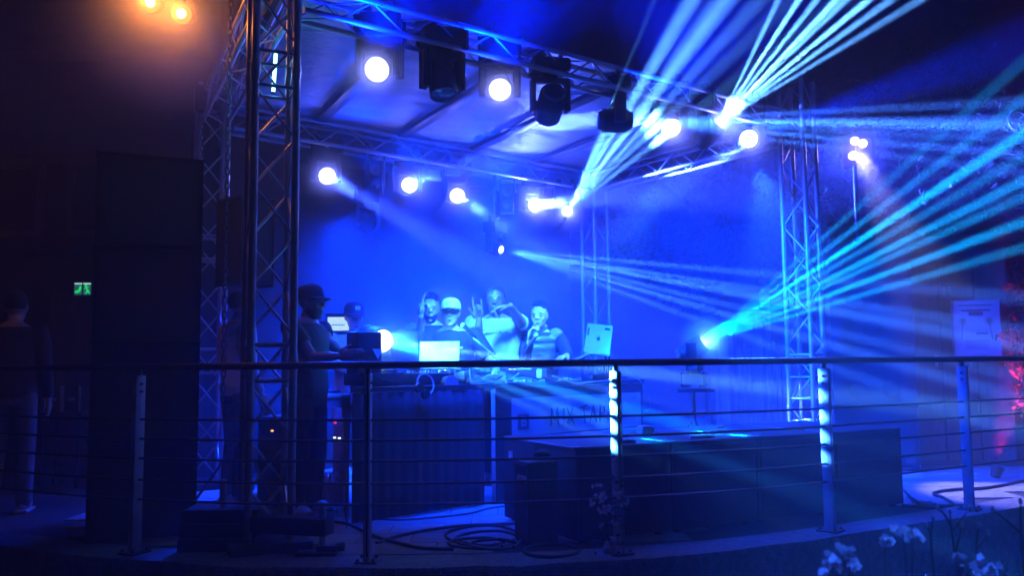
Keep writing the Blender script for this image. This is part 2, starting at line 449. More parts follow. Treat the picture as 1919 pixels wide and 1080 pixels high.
def moving_head(label, pivot, aim, s=1.0, up=Z, hang=None, lens='lens', face=None, rl=.083, group='moving head stage lights', drop=0.0, disp=False, name='moving_head_light'):
    """pivot = centre of the head, aim = where it points; hangs from (or stands on) its base."""
    aim = V(aim).normalized(); pivot = V(pivot)
    a = aim.cross(up)
    a = a.normalized() if a.length > .1 else (U.copy() if face is None else V(face))
    b = up.cross(a).normalized()
    base = pivot + up * (.30 * s)
    t = thing(name, label, 'stage light', base + up * .06 * s, group=group)
    m = MB(); m.box(base, (.145 * s, .10 * s, .052 * s), (a, b, up), .022 * s); m.build('base', 'black', t)
    m = MB(); m.box(base - up * .075 * s, (.05 * s, .05 * s, .03 * s), (a, b, up), .01 * s)
    m.box(base - up * .115 * s, (.14 * s, .05 * s, .022 * s), (a, b, up), .012 * s)
    for k in (-1, 1): m.box(pivot + a * (k * .132 * s) + up * .075 * s, (.017 * s, .052 * s, .125 * s), (a, b, up), .012 * s)
    m.build('yoke', 'black', t)
    m = MB()
    m.lathe(pivot, aim, [(-.17 * s, .05 * s), (-.165 * s, .075 * s), (-.12 * s, .092 * s), (-.03 * s, .10 * s), (.06 * s, .104 * s), (.10 * s, (rl + .02) * s), (.118 * s, (rl + .02) * s), (.118 * s, rl * s), (.10 * s, rl * s)], 22)
    for k in range(5):
        m.lathe(pivot, aim, [((-.13 + k * .022) * s, .09 * s), ((-.13 + k * .022) * s, .103 * s), ((-.122 + k * .022) * s, .103 * s), ((-.122 + k * .022) * s, .09 * s)], 22)
    for k in (-1, 1): m.cyl(pivot + a * (k * .09 * s), pivot + a * (k * .124 * s), .035 * s, n=12)
    m.build('head', 'black', t)
    m = MB()
    m.lathe(pivot, aim, [(.104 * s, rl * .99 * s), (.110 * s, rl * .94 * s), (.116 * s, rl * .6 * s), (.118 * s, .001)], 24); m.build('lens', lens, t)
    if up.z > 0:
        for k in (-1, 1):
            m = MB(); q = base + a * (k * .09 * s)
            m.cyl(q + up * .05 * s, q + up * .11 * s, .014 * s, n=8)
            m.box(q + up * .125 * s, (.018 * s, .03 * s, .03 * s), (a, b, up), .006); m.build('clamp', 'steel', t)
        if drop > 0:
            m = MB(); m.cyl(base + up * .10, base + up * (.10 + drop), .022, n=10); m.build('drop_pole', 'steel', t)
    else:
        m = MB()
        for k in (-1, 1):
            for q in (-1, 1): m.cyl(base + a * (k * .1 * s) + b * (q * .07 * s) + up * .05 * s, base + a * (k * .1 * s) + b * (q * .07 * s) + up * .075 * s, .018 * s, n=8)
        m.build('foot', 'matte', t)
    if disp:
        f = -b if (-b).y < 0 else b
        m = MB(); m.box(base + f * .101 * s + a * .03 * s, (.055 * s, .002, .02 * s), (a, f, up)); m.build('display_panel', 'glass', t)
        m = MB(); m.box(base + f * .104 * s + a * .05 * s, (.016 * s, .001, .013 * s), (a, f, up)); m.build('lit_display', 'led_white', t)
    return t

def wash(label, px, py, line, aim, core=60, coreang=34, fill=14, fillang=140, saim=None, halo=0, caim=None, inset=0.0, s=1.0, lens='lens', corecol=(.026, .06, 1.0), drop=0.0, group='lit wash heads under the roof trusses'):
    lp = on_line(*line, px, py, inset); aim = V(aim).normalized()
    t = moving_head(label, lp - aim * .115 * s, aim, s, lens=lens, drop=drop, group=group)
    if core: lamp('core_or_added_spot', 'SPOT', lp + aim * .04, core * 6.5 * KP, corecol, caim or aim, R(coreang), .7, .05, t)
    if fill: lamp('added_blue_fill', 'SPOT', lp + V(saim or aim).normalized() * .22 - Z * .32, fill * 1.45 * KP, DEEP, saim or aim, R(fillang), .9, .25, t)  # fill spot added clear of the lens to turn the stage haze blue
    if halo: lamp('wash_halo', 'SPOT', lp + aim * .06, halo * (.9 if core > 1000 else .45) * KP, HALO, V((0, 0, CAMZ)) - lp, R(150), .3, .03, t); PUFFS.append((lp + aim * .03, (.42 if core > 1000 else .36), .24 if core > 1000 else .7))  # halo spot aimed at the camera, added to make its puff glow
    return t

def fan(t, src, targets, power, width=3.2, col=BEAM, blend=1.0):
    """A bundle of separate gobo rays: one narrow spot per ray, each aimed at a point in the place."""
    for q, k, c in targets:
        d = V(q) - src
        lamp('beam_ray', 'SPOT', src + d.normalized() * .02, power * k * 6.0 * KP, c or col, d, R(width), blend, .012, t)

FR_ = (FL, FRT); RE_ = (BL, BR)
toward = lambda px, py, d, src: P(px, py, d) - src

# front truss, from the left tower to the right one
for px_, py_ in ((706, 130), (937, 168), (1258, 240)):     # added blue spots brightening the haze over the roof edge
    q_ = on_line(*FR_, px_, py_ - 60, -.25); lamp('added_blue_fill', 'SPOT', q_, 2000 * KP, (.0, .012, 1.0), V((.25, -.25, .9)), R(130), .9, .2)
SB, SF = V((.25, .7, -.75)), V((.1, -.25, -1))
wash('lit wash head nearest the left truss tower, on the front truss', 706, 130, FR_, (-.05, -1, -.42), 0, 50, 1500, 130, V((.5, .75, -.6)), 26)
p = on_line(*FR_, 829, 152); moving_head('unlit moving head hanging between the two lit washes of the front truss', p, (.12, -.25, -1), 1.0, lens='glass', face=U, group='unlit moving heads', disp=False)
wash('lit wash head on the front truss above the man in the white cap', 937, 168, FR_, (.02, -1, -.48), 0, 50, 1500, 130, SB, 26)
p = on_line(*FR_, 1031, 198); moving_head('unlit moving head turned upstage in the middle of the front truss', p, (-.15, .75, -.35), 1.06, lens='glass', group='unlit moving heads')
p = on_line(*FR_, 1158, 226); aim5 = toward(1500, 233, 7.2, p).normalized()
t5 = moving_head('moving head with a lit display throwing level rays to the right', p, aim5, 1.0, lens='lens_hot', rl=.06, disp=True, group='beam heads throwing bundles of rays')
src = p + aim5 * .13
fan(t5, src, [(P(1919, y, 6.6), k, LILAC) for y, k in ((190, .25), (226, .55), (238, 1.0), (262, .3), (290, .4), (325, .22))], 150000, 2.4)
wash('lit wash head on the front truss beside the level rays', 1258, 240, FR_, (0, -1, -.62), 0, 28, 1500, 130, SB, 40)
p = on_line(*FR_, 1330, 248); aim7 = toward(1560, 20, 7.2, p).normalized()
t7 = moving_head('beam head near the right tower firing steep rays over the roof edge', p, aim7, .95, lens='lens_hot', rl=.07, group='beam heads throwing bundles of rays')
src = p + aim7 * .125
fan(t7, src, [(P(x, 0, 6.9), k, PALE) for x, k in ((1458, .35), (1496, .9), (1530, .6), (1566, 1.2), (1584, .6), (1626, 1.1), (1668, .5), (1722, .3))], 380000, 2.9)
lamp('beam_flare', 'POINT', src + V((0, -.06, -.02)), 15 * KP, HALO, radius=.03, parent=t7); PUFFS.append((src, .30))
wash('rightmost lit wash head of the front truss, its beam slanting back into the stage', 1403, 260, FR_, (-.25, -1, -.30), 7000, 18, 900, 140, V((0, .2, -1)), 60, V((-.62, .45, -.36)))

k_ = on_line(*FR_, 937, 168)
lamp('core_or_added_spot', 'SPOT', k_ + V((0, .10, -.42)), 2500 * KP, (.025, .19, 1), P(900, 610, 8.0) - k_, R(50), .7, .14)  # key spot added below the lens to brighten the people
k_ = on_line(*FR_, 1258, 240)
lamp('core_or_added_spot', 'SPOT', k_ + V((-.05, .10, -.42)), 1100 * KP, (.03, .20, 1), P(1010, 640, 8.0) - k_, R(46), .7, .05)  # second key spot added for the people, clear of its wash head
k_ = on_line(*FR_, 1403, 260)
lamp('core_or_added_spot', 'SPOT', k_ + V((0, -.25, -.36)), 3600 * KP, (.02, .12, 1), P(1690, 1040, 3.2) - k_, R(22), .8, .05)  # extra spot added to light the flowers in the bed
k_ = on_line(*FR_, 1403, 255)
lamp('core_or_added_spot', 'SPOT', k_ + V((.12, -.08, .02)), 16000 * KP, (.0, .022, 1), P(1790, 120, 7.6) - k_, R(15), 1.0, .05)
# rear truss
wash('leftmost lit wash head under the rear truss', 613, 330, RE_, (.30, -1, -.28), 9000, 14, 1100, 140, V((.5, -.3, -1)), 26, V((.78, .02, -.46)))
wash('second lit wash head of the rear truss, its beam slanting up to the roof', 767, 347, RE_, (.32, -1, -.10), 4500, 20, 1100, 140, SF, 30, V((.80, -.22, .20)))
wash('third lit wash head of the rear truss, above the man in the white cap', 857, 367, RE_, (.22, -1, -.25), 6500, 17, 1100, 140, SF, 36, V((.78, .1, -.50)))
wash('brightest wash head of the rear truss, left of the steep white rays', 1002, 385, RE_, (.35, -1, -.12), 9000, 22, 1300, 140, SF, 120, V((.90, -.30, .05)))
p = on_line(*RE_, 1060, 400); aim17 = toward(1320, 40, 6.0, p).normalized()
t17 = moving_head('beam head at the right end of the rear truss firing steep rays', p, aim17, .95, lens='lens_hot', rl=.07, group='beam heads throwing bundles of rays')
src = p + aim17 * .13
fan(t17, src, [(P(x, y, 5.3), k, PALE) for x, y, k in ((1244, 0, .55), (1262, 0, .5), (1296, 0, 1.1), (1346, 0, .6), (1364, 0, 1.0), (1424, 0, .6), (1440, 40, .4), (1470, 80, .35))], 330000, 1.5)
lamp('beam_flare', 'POINT', src + V((0, -.06, -.02)), 24 * KP, HALO, radius=.03, parent=t17); PUFFS.append((src, .36))
p = on_line(*RE_, 928, 466); aim15 = toward(1300, 540, 8.6, p).normalized()
t15 = moving_head('low hung beam head on a drop pole sending rays across to the right tower', p, aim15, .85, lens='lens_hot', rl=.055, drop=.55, group='beam heads throwing bundles of rays')
src = p + aim15 * .12
fan(t15, src, [(P(1500, y, 8.0), k, LILAC) for y, k in ((520, .6), (556, .7), (572, 1.1), (606, .5), (630, .8), (668, .45))], 105000, 1.8)
p = on_line(*RE_, 688, 415); moving_head('unlit moving head on a drop pole under the left two-cell blinder', p, (.2, -.8, -.5), .85, lens='glass', drop=.5, group='unlit moving heads')

def blinder(label, px0, py0, px1, py1, line, lens, cols=1, s=1.0, group='two-cell blinders under the rear truss', rows=2, aim=None):
    a, b = on_line(*line, px0, py0), on_line(*line, px1, py1)
    c = (a + b) / 2; f = V((0, -1, -.06)).normalized() if aim is None else V(aim).normalized()
    sx = f.cross(Z).normalized(); up = sx.cross(f)
    pitch = (a - b).length / max(1, rows - 1)
    t = thing('blinder_light', label, 'stage light', c, group=group)
    m = MB(); m.box(c - f * .05, (.075 * cols * s, .05, pitch * rows / 2 + .01), (sx, f, up), .012); m.build('housing', 'black', t)
    m = MB()
    for k in (-1, 1): m.box(c + sx * (k * (.075 * cols * s + .012)) - f * .04 + up * .08, (.005, .018, .16), (sx, f, up))
    m.box(c - f * .04 + up * .245, (.075 * cols * s + .017, .018, .005), (sx, f, up)); m.build('bracket', 'steel', t)
    for j in range(rows):
        for i in range(cols):
            q = c + up * ((j - (rows - 1) / 2) * pitch) + sx * ((i - (cols - 1) / 2) * pitch * .62 * (1 if cols > 1 else 0))
            m = MB(); rr = .058 * s
            m.lathe(q, f, [(.0, rr), (.012, rr * 1.05), (.016, rr * .97), (.003, rr * .6), (-.002, rr * .25), (.012, rr * .18), (.014, .001)], 18); m.build('cell', lens, t)
    return t, c, f
blinder('unlit two-cell blinder right of the leftmost rear wash', 705, 319, 703, 345, RE_, 'lensoff')
blinder('unlit two-cell blinder above the low hung beam head', 951, 360, 950, 384, RE_, 'lensoff')

# lit four-cell blinder on a stand at the right
c4 = P(1607, 280, 9.2)
a4 = V((-.55, -1, -.05))
f = a4.normalized(); sx = f.cross(Z).normalized(); up = sx.cross(f)
t4 = thing('blinder_light', 'lit four-cell blinder high on a pole right of the right tower', 'stage light', c4)
m = MB(); m.box(c4 - f * .06, (.15, .05, .16), (sx, f, up), .015); m.build('housing', 'black', t4)
m = MB(); m.cyl(V((c4.x, c4.y + .1, -.0)), V((c4.x, c4.y + .1, c4.z + .1)), .024, n=10); m.box(V((c4.x, c4.y + .05, c4.z)), (.02, .06, .03)); m.build('pole', 'steel', t4)
for px, py in ((1602, 264), (1617, 269), (1598, 292), (1612, 297)):
    r_ = P(px, py, 1.0) - V((0, 0, CAMZ)); q = V((0, 0, CAMZ)) + r_ * ((c4 - V((0, 0, CAMZ))).dot(f) / r_.dot(f))
    m = MB(); m.lathe(q, f, [(-.012, .044), (.008, .046), (.012, .038), (.014, .001)], 18); m.build('cell', 'lens_blinder', t4)
lamp('blinder_glow', 'SPOT', c4 + f * .10, 26 * KP, (.34, .22, 1.0), V((0, 0, CAMZ)) - c4, R(165), .3, .08, t4); PUFFS.append((c4 + f * .05, .55, .07))
lamp('blinder_pool', 'SPOT', c4 + f * .12, 2000 * KP, (.42, .40, 1.0), V((4.25, 7.3, 0)) - c4, R(26), .5, .06, t4)

k_ = on_line(*RE_, 1002, 385)
lamp('core_or_added_spot', 'SPOT', k_ + V((-.02, -.14, .02)), 450 * KP, (.04, .07, 1), V((-.25, -.75, .42)), R(80), .8, .05)  # upward spot added to brighten the roof sheet
for px_, py_, w_ in ((690, 330, 90), (900, 360, 80), (1040, 380, 60)):     # added deep blue spots that brighten the roof sheet
    q_ = on_line(*RE_, px_, py_, -.35); lamp('added_blue_fill', 'SPOT', q_ + Z * .12, w_ * KP, (.0, .03, 1), V((.1, -.75, .6)), R(140), .9, .06)
# floor lights
src18 = P(717, 640, 6.75); aim18 = (P(1150, 770, 5.1) - src18).normalized()
t18 = moving_head('lit beam light standing left of the laptops at the booth', src18 - (aim18 + V((.0, -.35, 0))).normalized() * .12, (aim18 + V((0, -.35, 0))), 1.05, up=-Z, lens='lens_hot', rl=.085, group='beam lights standing low on the stage')
B18 = (.0, .20, 1.0)
fan(t18, src18 + aim18 * .03, [(P(x, y, 5.1), k, (.06, .30, 1.0)) for x, y, k in ((1147, 700, 1.2), (1147, 732, 1.6), (1147, 764, 1.8), (1148, 798, 1.6), (1149, 834, 1.1))] + [(P(1534, y, 5.7), k, LILAC) for y, k in ((705, .5), (742, .8), (780, .8), (818, .8), (856, .6))], 7000, 2.1)
fan(t18, src18 + aim18 * .03, [(P(x, y, 5.6), k, B18) for x, y, k in ((1090, 775, .6), (1240, 850, .6), (1420, 900, .45), (1330, 860, .4))], 6500, 3.0)
fan(t18, src18 + aim18 * .03, [(P(880, 660, 6.6), 4, PALE), (P(960, 708, 6.5), 3.0, B18), (P(1020, 722, 6.6), 2.0, B18)], 6500, 3.4)
lamp('beam_flare', 'POINT', src18 + V((.03, -.08, 0)), 9 * KP, (.04, .36, 1), radius=.03, parent=t18); PUFFS.append((src18, .40, .12))
lamp('added_booth_fill', 'SPOT', src18 + V((.06, -.10, .02)), 560 * KP, (.03, .24, 1), P(950, 670, 7.6) - src18, R(64), .8, .05, t18)  # soft fill added at this lamp for the people and the table
src19 = P(1322, 640, 7.6); aim19 = (P(1700, 400, 7.0) - src19).normalized()
t19 = moving_head('floor beam light behind the sub row fanning rays up to the trees', src19 - aim19 * .12, aim19, .9, up=-Z, lens='lens_hot', rl=.07, group='beam lights standing low on the stage')
fan(t19, src19, [(src19 + (P(1322 + 560, 640 - 560 * k, 6.7) - src19), w, None) for k, w in ((.88, .3), (.76, .5), (.655, 1.9), (.58, .45), (.505, 1.0), (.455, .6), (.375, 1.0), (.295, .5))], 180000, 2.5, CYAN)
lamp('beam_flare', 'POINT', src19 + V((.02, -.08, 0)), 8 * KP, (.06, .35, 1), radius=.03, parent=t19); PUFFS.append((src19, .28))

g_ = V((src19.x - .1, src19.y + .1, 0)); bz = MW[t19.name].translation.z
sd = thing('light_stand', 'dark tripod stand carrying the floor beam light', 'light stand', g_)
m = MB(); m.cyl(V((g_.x, g_.y, .12)), V((g_.x, g_.y, bz - .06)), .02, n=10); m.build('mast', 'steel', sd)
m = MB(); m.box(V((g_.x, g_.y, bz - .045)), (.16, .13, .012), None, .004); m.build('top_plate', 'steel', sd)
for k in range(3):
    an = R(30 + 120 * k); m = MB(); m.cyl(V((g_.x, g_.y, .6)), V((g_.x + .4 * math.cos(an), g_.y + .4 * math.sin(an), .02)), .012, n=8); m.build('leg', 'steel', sd)
# warm flood lamps under the dark awning at the top left
awn = thing('flood_lamp_bar', 'pair of glowing warm flood lamps on a dark bar at the top left', 'flood lamps', P(310, -30, 6.0))
m = MB(); m.cyl(P(60, -62, 6.3), P(420, -18, 5.8), .022, n=8); m.build('bar', 'matte', awn)
for px, py, r in ((282, 4, .064), (340, 25, .064)):
    q = P(px, py, 6.0); f = V((.05, -1, -.25)).normalized()
    m = MB(); m.lathe(q, f, [(-.13, .04), (-.12, .06), (-.02, .076), (.005, .076), (.005, .066)], 18); m.cyl(q - f * .06, q - f * .06 + Z * .16, .012, n=8); h = m.build('housing', 'matte', awn)
    m = MB(); m.lathe(q, f, [(-.012, r), (.0, r * .97), (.01, .001)], 22); m.build('lens', 'lens_warm', h)
    lamp('flood', 'POINT', q + f * .07, 14 * KP, (1.0, .28, .035), radius=.04, parent=awn)

PUFFS.append((P(312, 12, 6.0), .95, .2))
# ------------------------------------------------------------------ haze round the whole place
hz = bpy.data.materials.new('haze'); hz.use_nodes = True
n, l = hz.node_tree.nodes, hz.node_tree.links; n.clear()
pv = n.new('ShaderNodeVolumePrincipled'); pv.inputs['Color'].default_value = (.93, .95, 1.0, 1); pv.inputs['Density'].default_value = .037
pv.inputs['Anisotropy'].default_value = .2
ho = n.new('ShaderNodeOutputMaterial'); l.new(pv.outputs[0], ho.inputs['Volume'])
m = MB(); m.box((2, 11.5, 4.0), (27, 21, 5.75)); hzo = m.build('haze', hz, smooth=False, kind='stuff')

sm = bpy.data.materials.new('halo_puff'); sm.use_nodes = True
n, l = sm.node_tree.nodes, sm.node_tree.links; n.clear()
ge = n.new('ShaderNodeNewGeometry'); tot = None
for c, r, wt in [(q_ + (1.0,))[:3] for q_ in PUFFS]:   # added density rises towards each lamp to shape its halo
    dv = n.new('ShaderNodeVectorMath'); dv.operation = 'DISTANCE'; l.new(ge.outputs['Position'], dv.inputs[0]); dv.inputs[1].default_value = c
    k = n.new('ShaderNodeMapRange'); k.inputs['From Min'].default_value = 0; k.inputs['From Max'].default_value = r; k.inputs['To Min'].default_value = math.sqrt(wt); k.inputs['To Max'].default_value = 0
    l.new(dv.outputs['Value'], k.inputs['Value'])
    pw_ = n.new('ShaderNodeMath'); pw_.operation = 'POWER'; l.new(k.outputs[0], pw_.inputs[0]); pw_.inputs[1].default_value = 2.0
    if tot is None: tot = pw_
    else:
        ad = n.new('ShaderNodeMath'); ad.operation = 'ADD'; l.new(tot.outputs[0], ad.inputs[0]); l.new(pw_.outputs[0], ad.inputs[1]); tot = ad
mu = n.new('ShaderNodeMath'); mu.operation = 'MULTIPLY'; l.new(tot.outputs[0], mu.inputs[0]); mu.inputs[1].default_value = 12.0
pv = n.new('ShaderNodeVolumePrincipled'); pv.inputs['Color'].default_value = (.93, .95, 1.0, 1); pv.inputs['Anisotropy'].default_value = .2
l.new(mu.outputs[0], pv.inputs['Density'])
ho = n.new('ShaderNodeOutputMaterial'); l.new(pv.outputs[0], ho.inputs['Volume'])
m = MB()
for q_ in PUFFS: m.ball(q_[0], q_[1], u=24, v=14)
m.build('halo_puffs', sm, kind='stuff')
# ------------------------------------------------------------------ curved railing
rl = thing('railing', 'curved dark steel railing with five rods in front of the stage', 'railing', (0, rail_y(0), 0))
def rail_pts(z, x0=-4.6, x1=6.2, n=64, off=0.0): return [V((x0 + (x1 - x0) * i / n, rail_y(x0 + (x1 - x0) * i / n) + off, z)) for i in range(n + 1)]
m = MB(); m.tube(rail_pts(1.10), .021, 12); m.build('top_rail', 'steel', rl)
for z in (.79, .675, .56, .435, .32):
    m = MB(); m.tube(rail_pts(z), .0075, 8); m.build('rod', 'steel', rl)
for x in (-3.55, -2.24, -.82, .6, 2.03, 3.32, 4.6):
    p = V((x, rail_y(x), 0)); d = V((1, (rail_y(x + .05) - rail_y(x - .05)) / .1, 0)).normalized(); d.rotate(Quaternion(Z, R(16) if x > 0 else R(-6) if x < -2 else 0)); nn = V((-d.y, d.x, 0))
    m = MB()
    for k in (-1, 1): m.box(p + d * (k * .012) + Z * .525, (.005, .034, .525), (d, nn, Z), .002)
    po = m.build('post', 'zinc', rl)
    m = MB(); m.box(p + Z * .535 - nn * .0, (.0068, .012, .5), (d, nn, Z)); m.build('spacer_bar', 'steel', po)
    for z in (1.0, .955):
        m = MB(); m.cyl(p + Z * z - d * .026, p + Z * z + d * .026, .0095, n=10); m.build('bolt', 'steel', po)
    m = MB(); m.cyl(p + Z * 1.03, p + Z * 1.09, .016, n=10); m.build('rail_stub', 'steel', po)
    m = MB(); m.box(p + Z * .012, (.06, .07, .008), (d, nn, Z), .003)
    for a_ in (-1, 1):
        for b_ in (-1, 1): m.cyl(p + d * (.043 * a_) + nn * (.05 * b_) + Z * .018, p + d * (.043 * a_) + nn * (.05 * b_) + Z * .034, .009, n=6)
    m.build('foot_plate', 'steel', po)

# ------------------------------------------------------------------ booth with cassette print
B0, B1 = V((-1.12, 6.03, 0)), V((1.22, 8.25, 0))
BU = (B1 - B0).normalized(); BW = V((-BU.y, BU.x, 0)); BL_ = (B1 - B0).length
def bp(s, z, w=0.0): return B0 + BU * s + BW * w + Z * z
bo = thing('dj_booth', 'long black booth table with a cassette tape print on its front', 'booth', B0, math.atan2(BU.y, BU.x))
m = MB(); m.poly([bp(-.02, .909, -.02), bp(BL_ + .02, .909, -.02), bp(BL_ + .02, .909, .78), bp(.50, .909, .78)], .032, Z); m.build('table_top', 'matte', bo, smooth=False)
def pleat(s0, s1, z0, z1, amp, w0, name, mt, n=60):
    m = MB(); g = []
    for j in range(7):
        z = z0 + (z1 - z0) * j / 6
        g.append([m.b.verts.new(bp(s0 + (s1 - s0) * i / n, z, w0 + amp * (1 - .5 * j / 6) * (math.sin(i * 1.3) + .5 * math.sin(i * .43)))) for i in range(n + 1)])
    for j in range(6):
        for i in range(n): m.b.faces.new((g[j][i], g[j][i + 1], g[j + 1][i + 1], g[j + 1][i]))
    o = m.build(name, mt, bo); md = o.modifiers.new('cloth', 'SOLIDIFY'); md.thickness = .004; return o
pleat(.0, 1.22, .02, .905, .009, -.012, 'front_skirt', 'skirt')
m = MB()
pts0 = [bp(-.07, .0, -.07), bp(-.015, .905, -.015), bp(.49, .905, .76), bp(.46, .0, .80)]
m.poly(pts0, .006, -BU); m.build('end_skirt', 'skirt', bo)
m = MB(); m.box(bp(1.305, .455, -.022), (.018, .004, .44), (BU, BW, Z), .001); m.build('white_edge_strip', 'tape', bo)
m = MB(); m.box(bp(2.28, .46, -.008), (.94, .006, .445), (BU, BW, Z)); m.build('front_panel', 'matte', bo)
# flat print on the panel: a cassette with label field, side marking and tape window lines
bn = []
m = MB(); m.box(bp(2.345, .665, -.0175), (.835, .0012, .155), (BU, BW, Z)); lab = m.build('cassette_label_print', 'banner', bo)
m = MB(); m.box(bp(2.345, .478, -.0175), (.835, .0012, .018), (BU, BW, Z)); m.build('cassette_stripe_print', 'banner', bo)
for k in range(16):
    m = MB(); m.box(bp(1.72, .44 - k * .0235, -.0175), (.21, .0012, .0045), (BU, BW, Z)); m.build('grip_line_print', 'banner', bo)
for k in range(16):
    m = MB(); m.box(bp(2.97, .44 - k * .0235, -.0175), (.21, .0012, .0045), (BU, BW, Z)); m.build('grip_line_print', 'banner', bo)
m = MB(); m.box(bp(1.64, .625, -.0195), (.062, .001, .062), (BU, BW, Z)); m.build('side_mark_print', 'bannerdark', bo)
link(text_mesh('B', .12, bp(1.64, .625, -.0215), BU, Z, .0004, bold=.003), 'side_mark_letter', 'banner', bo)
link(text_mesh('ACOUSTIC', .040, bp(1.60, .775, -.0195), BU, Z, .0004, align='LEFT', spacing=1.3), 'label_heading', 'bannerdark', bo)
link(text_mesh('CASSETTE', .040, bp(1.93, .775, -.0195), BU, Z, .0004, align='LEFT', spacing=1.3), 'label_heading', 'bannerdark', bo)
link(text_mesh('60', .05, bp(3.09, .775, -.0195), BU, Z, .0004, shear=.2), 'label_number', 'bannerdark', bo)
def stroke(pts, r=.0058): 
    m_ = MB(); m_.tube([bp(s, z, -.021) for s, z in pts], r, 5); return m_
letters = {  # hand-drawn capitals, as marker strokes
    'M': [[(0, 0), (.015, .145), (.055, .04), (.095, .15), (.108, .005)]], 'I': [[(.02, 0), (.03, .14)]],
    'X': [[(0, .145), (.095, 0)], [(.09, .15), (.0, .01)]], 'T': [[(0, .13), (.11, .155)], [(.055, .145), (.075, 0)]],
    'A': [[(0, 0), (.06, .15), (.105, .0)], [(.02, .055), (.095, .06)]], 'P': [[(.01, 0), (.015, .15), (.08, .135), (.085, .09), (.02, .07)]],
    'E': [[(.085, .14), (.02, .15), (.01, .08), (.07, .08), (.01, .075), (.005, .01), (.085, .0)]]}
sx_ = 1.96
for w_ in ('MIX', 'TAPE'):
    for ch in w_:
        m = MB()
        for st in letters[ch]: m.tube([bp(sx_ + a * .88, .575 + b, -.0205) for a, b in st], .0072, 5)
        m.build('handwritten_letter', 'ink', bo)
        sx_ += {'M': .165, 'I': .075, 'X': .15, 'T': .15, 'A': .155, 'P': .135, 'E': .15}[ch] * .84
    sx_ += .04
for s in (.55, 1.2, 2.3, 3.18):
    for w in (.08, .68):
        m = MB(); m.cyl(bp(s, 0, w), bp(s, .91, w), .018, n=8); m.build('leg', 'steel', bo)

# ------------------------------------------------------------------ things on the booth
TT = .941
def deck(label, s, w, turn=0.0):
    c = bp(s, TT, w); a = BU.copy(); a.rotate(Quaternion(Z, turn)); b = V((-a.y, a.x, 0))
    t = thing('media_player', label, 'media player', c, group='media players on the booth')
    m = MB(); m.box(c + Z * .055, (.15, .19, .05), (a, b, Z), .012); m.build('body', 'black', t)
    m = MB(); m.lathe(c + Z * .105 + b * .03, Z, [(0, .105), (.012, .103), (.014, .09), (.010, .03), (.012, .001)], 28); m.build('jog_wheel', 'silver', t)
    m = MB(); m.box(c + Z * .112 + b * (-.13), (.10, .04, .008), (a, b, Z), .004); m.build('display', 'glass', t)
    for k in range(6):
        m = MB(); m.cyl(c + Z * .105 + a * (-.12 + k * .02) + b * .16, c + Z * .113 + a * (-.12 + k * .02) + b * .16, .007, n=8); m.build('button', 'led_white' if k % 3 == 0 else 'white', t)
    return t
deck('black media player at the left end of the booth', .42, .34)
deck('black media player beside the mixer, under the boom microphone', 1.30, .34)
deck('black media player nearest the man in the quilted vest', 2.10, .34)
c = bp(.86, TT, .34); t = thing('mixer', 'black mixing desk with rows of knobs between two media players', 'mixer', c)
m = MB(); m.box(c + Z * .05, (.165, .19, .045), (BU, BW, Z), .01); m.build('body', 'black', t)
for i in range(5):
    for j in range(6):
        q = c + BU * (-.12 + i * .06) + BW * (.14 - j * .045) + Z * .095
        m = MB(); m.cyl(q, q + Z * .018, .009, .0075, 8); m.build('knob', 'white' if (i + j) % 3 == 0 else 'steel', t)
# a pair of headphones leaning over the table edge and two more cups
def headphones(label, s, z, lean=.3, r=.085):
    c = bp(s, z, -.035); t = thing('headphones', label, 'headphones', c, group='headphones on the booth')
    m = MB(); m.tube([c + BU * (r * math.cos(a)) + Z * (r * math.sin(a)) + BW * (.02 * math.sin(a)) for a in [R(-100 + 300 * i / 26) for i in range(27)]], .007, 7); m.build('headband', 'zinc', t)
    for k, a in ((0, R(-100)), (1, R(200))):
        q = c + BU * (r * math.cos(a)) + Z * (r * math.sin(a))
        m = MB(); m.lathe(q - BW * .02, BW, [(-.012, .02), (-.010, .036), (.014, .038), (.018, .03), (.02, .001)], 16); m.build('ear_cup', 'black', t)
    return t
headphones('silver headphones hanging over the front edge of the booth near the lit beam light', .62, .955, r=.075)
for s, lab in ((.90, 'round speaker cup beside the hanging headphones'), (1.16, 'round speaker cup under the man in the white cap')):
    c = bp(s, .935, .02); t = thing('desk_speaker', lab, 'small speaker', c, group='small round speakers at the booth edge')
    m = MB(); m.lathe(c + Z * .01, -BW, [(-.05, .04), (-.045, .062), (.01, .068), (.016, .066), (.018, .056), (.004, .05), (-.002, .02), (.004, .001)], 24); m.build('cabinet', 'black', t)
    m = MB(); m.lathe(c + Z * .01 - BW * .016, -BW, [(0, .066), (.003, .068), (.004, .063), (.002, .061)], 24); m.build('ring', 'silver', t)

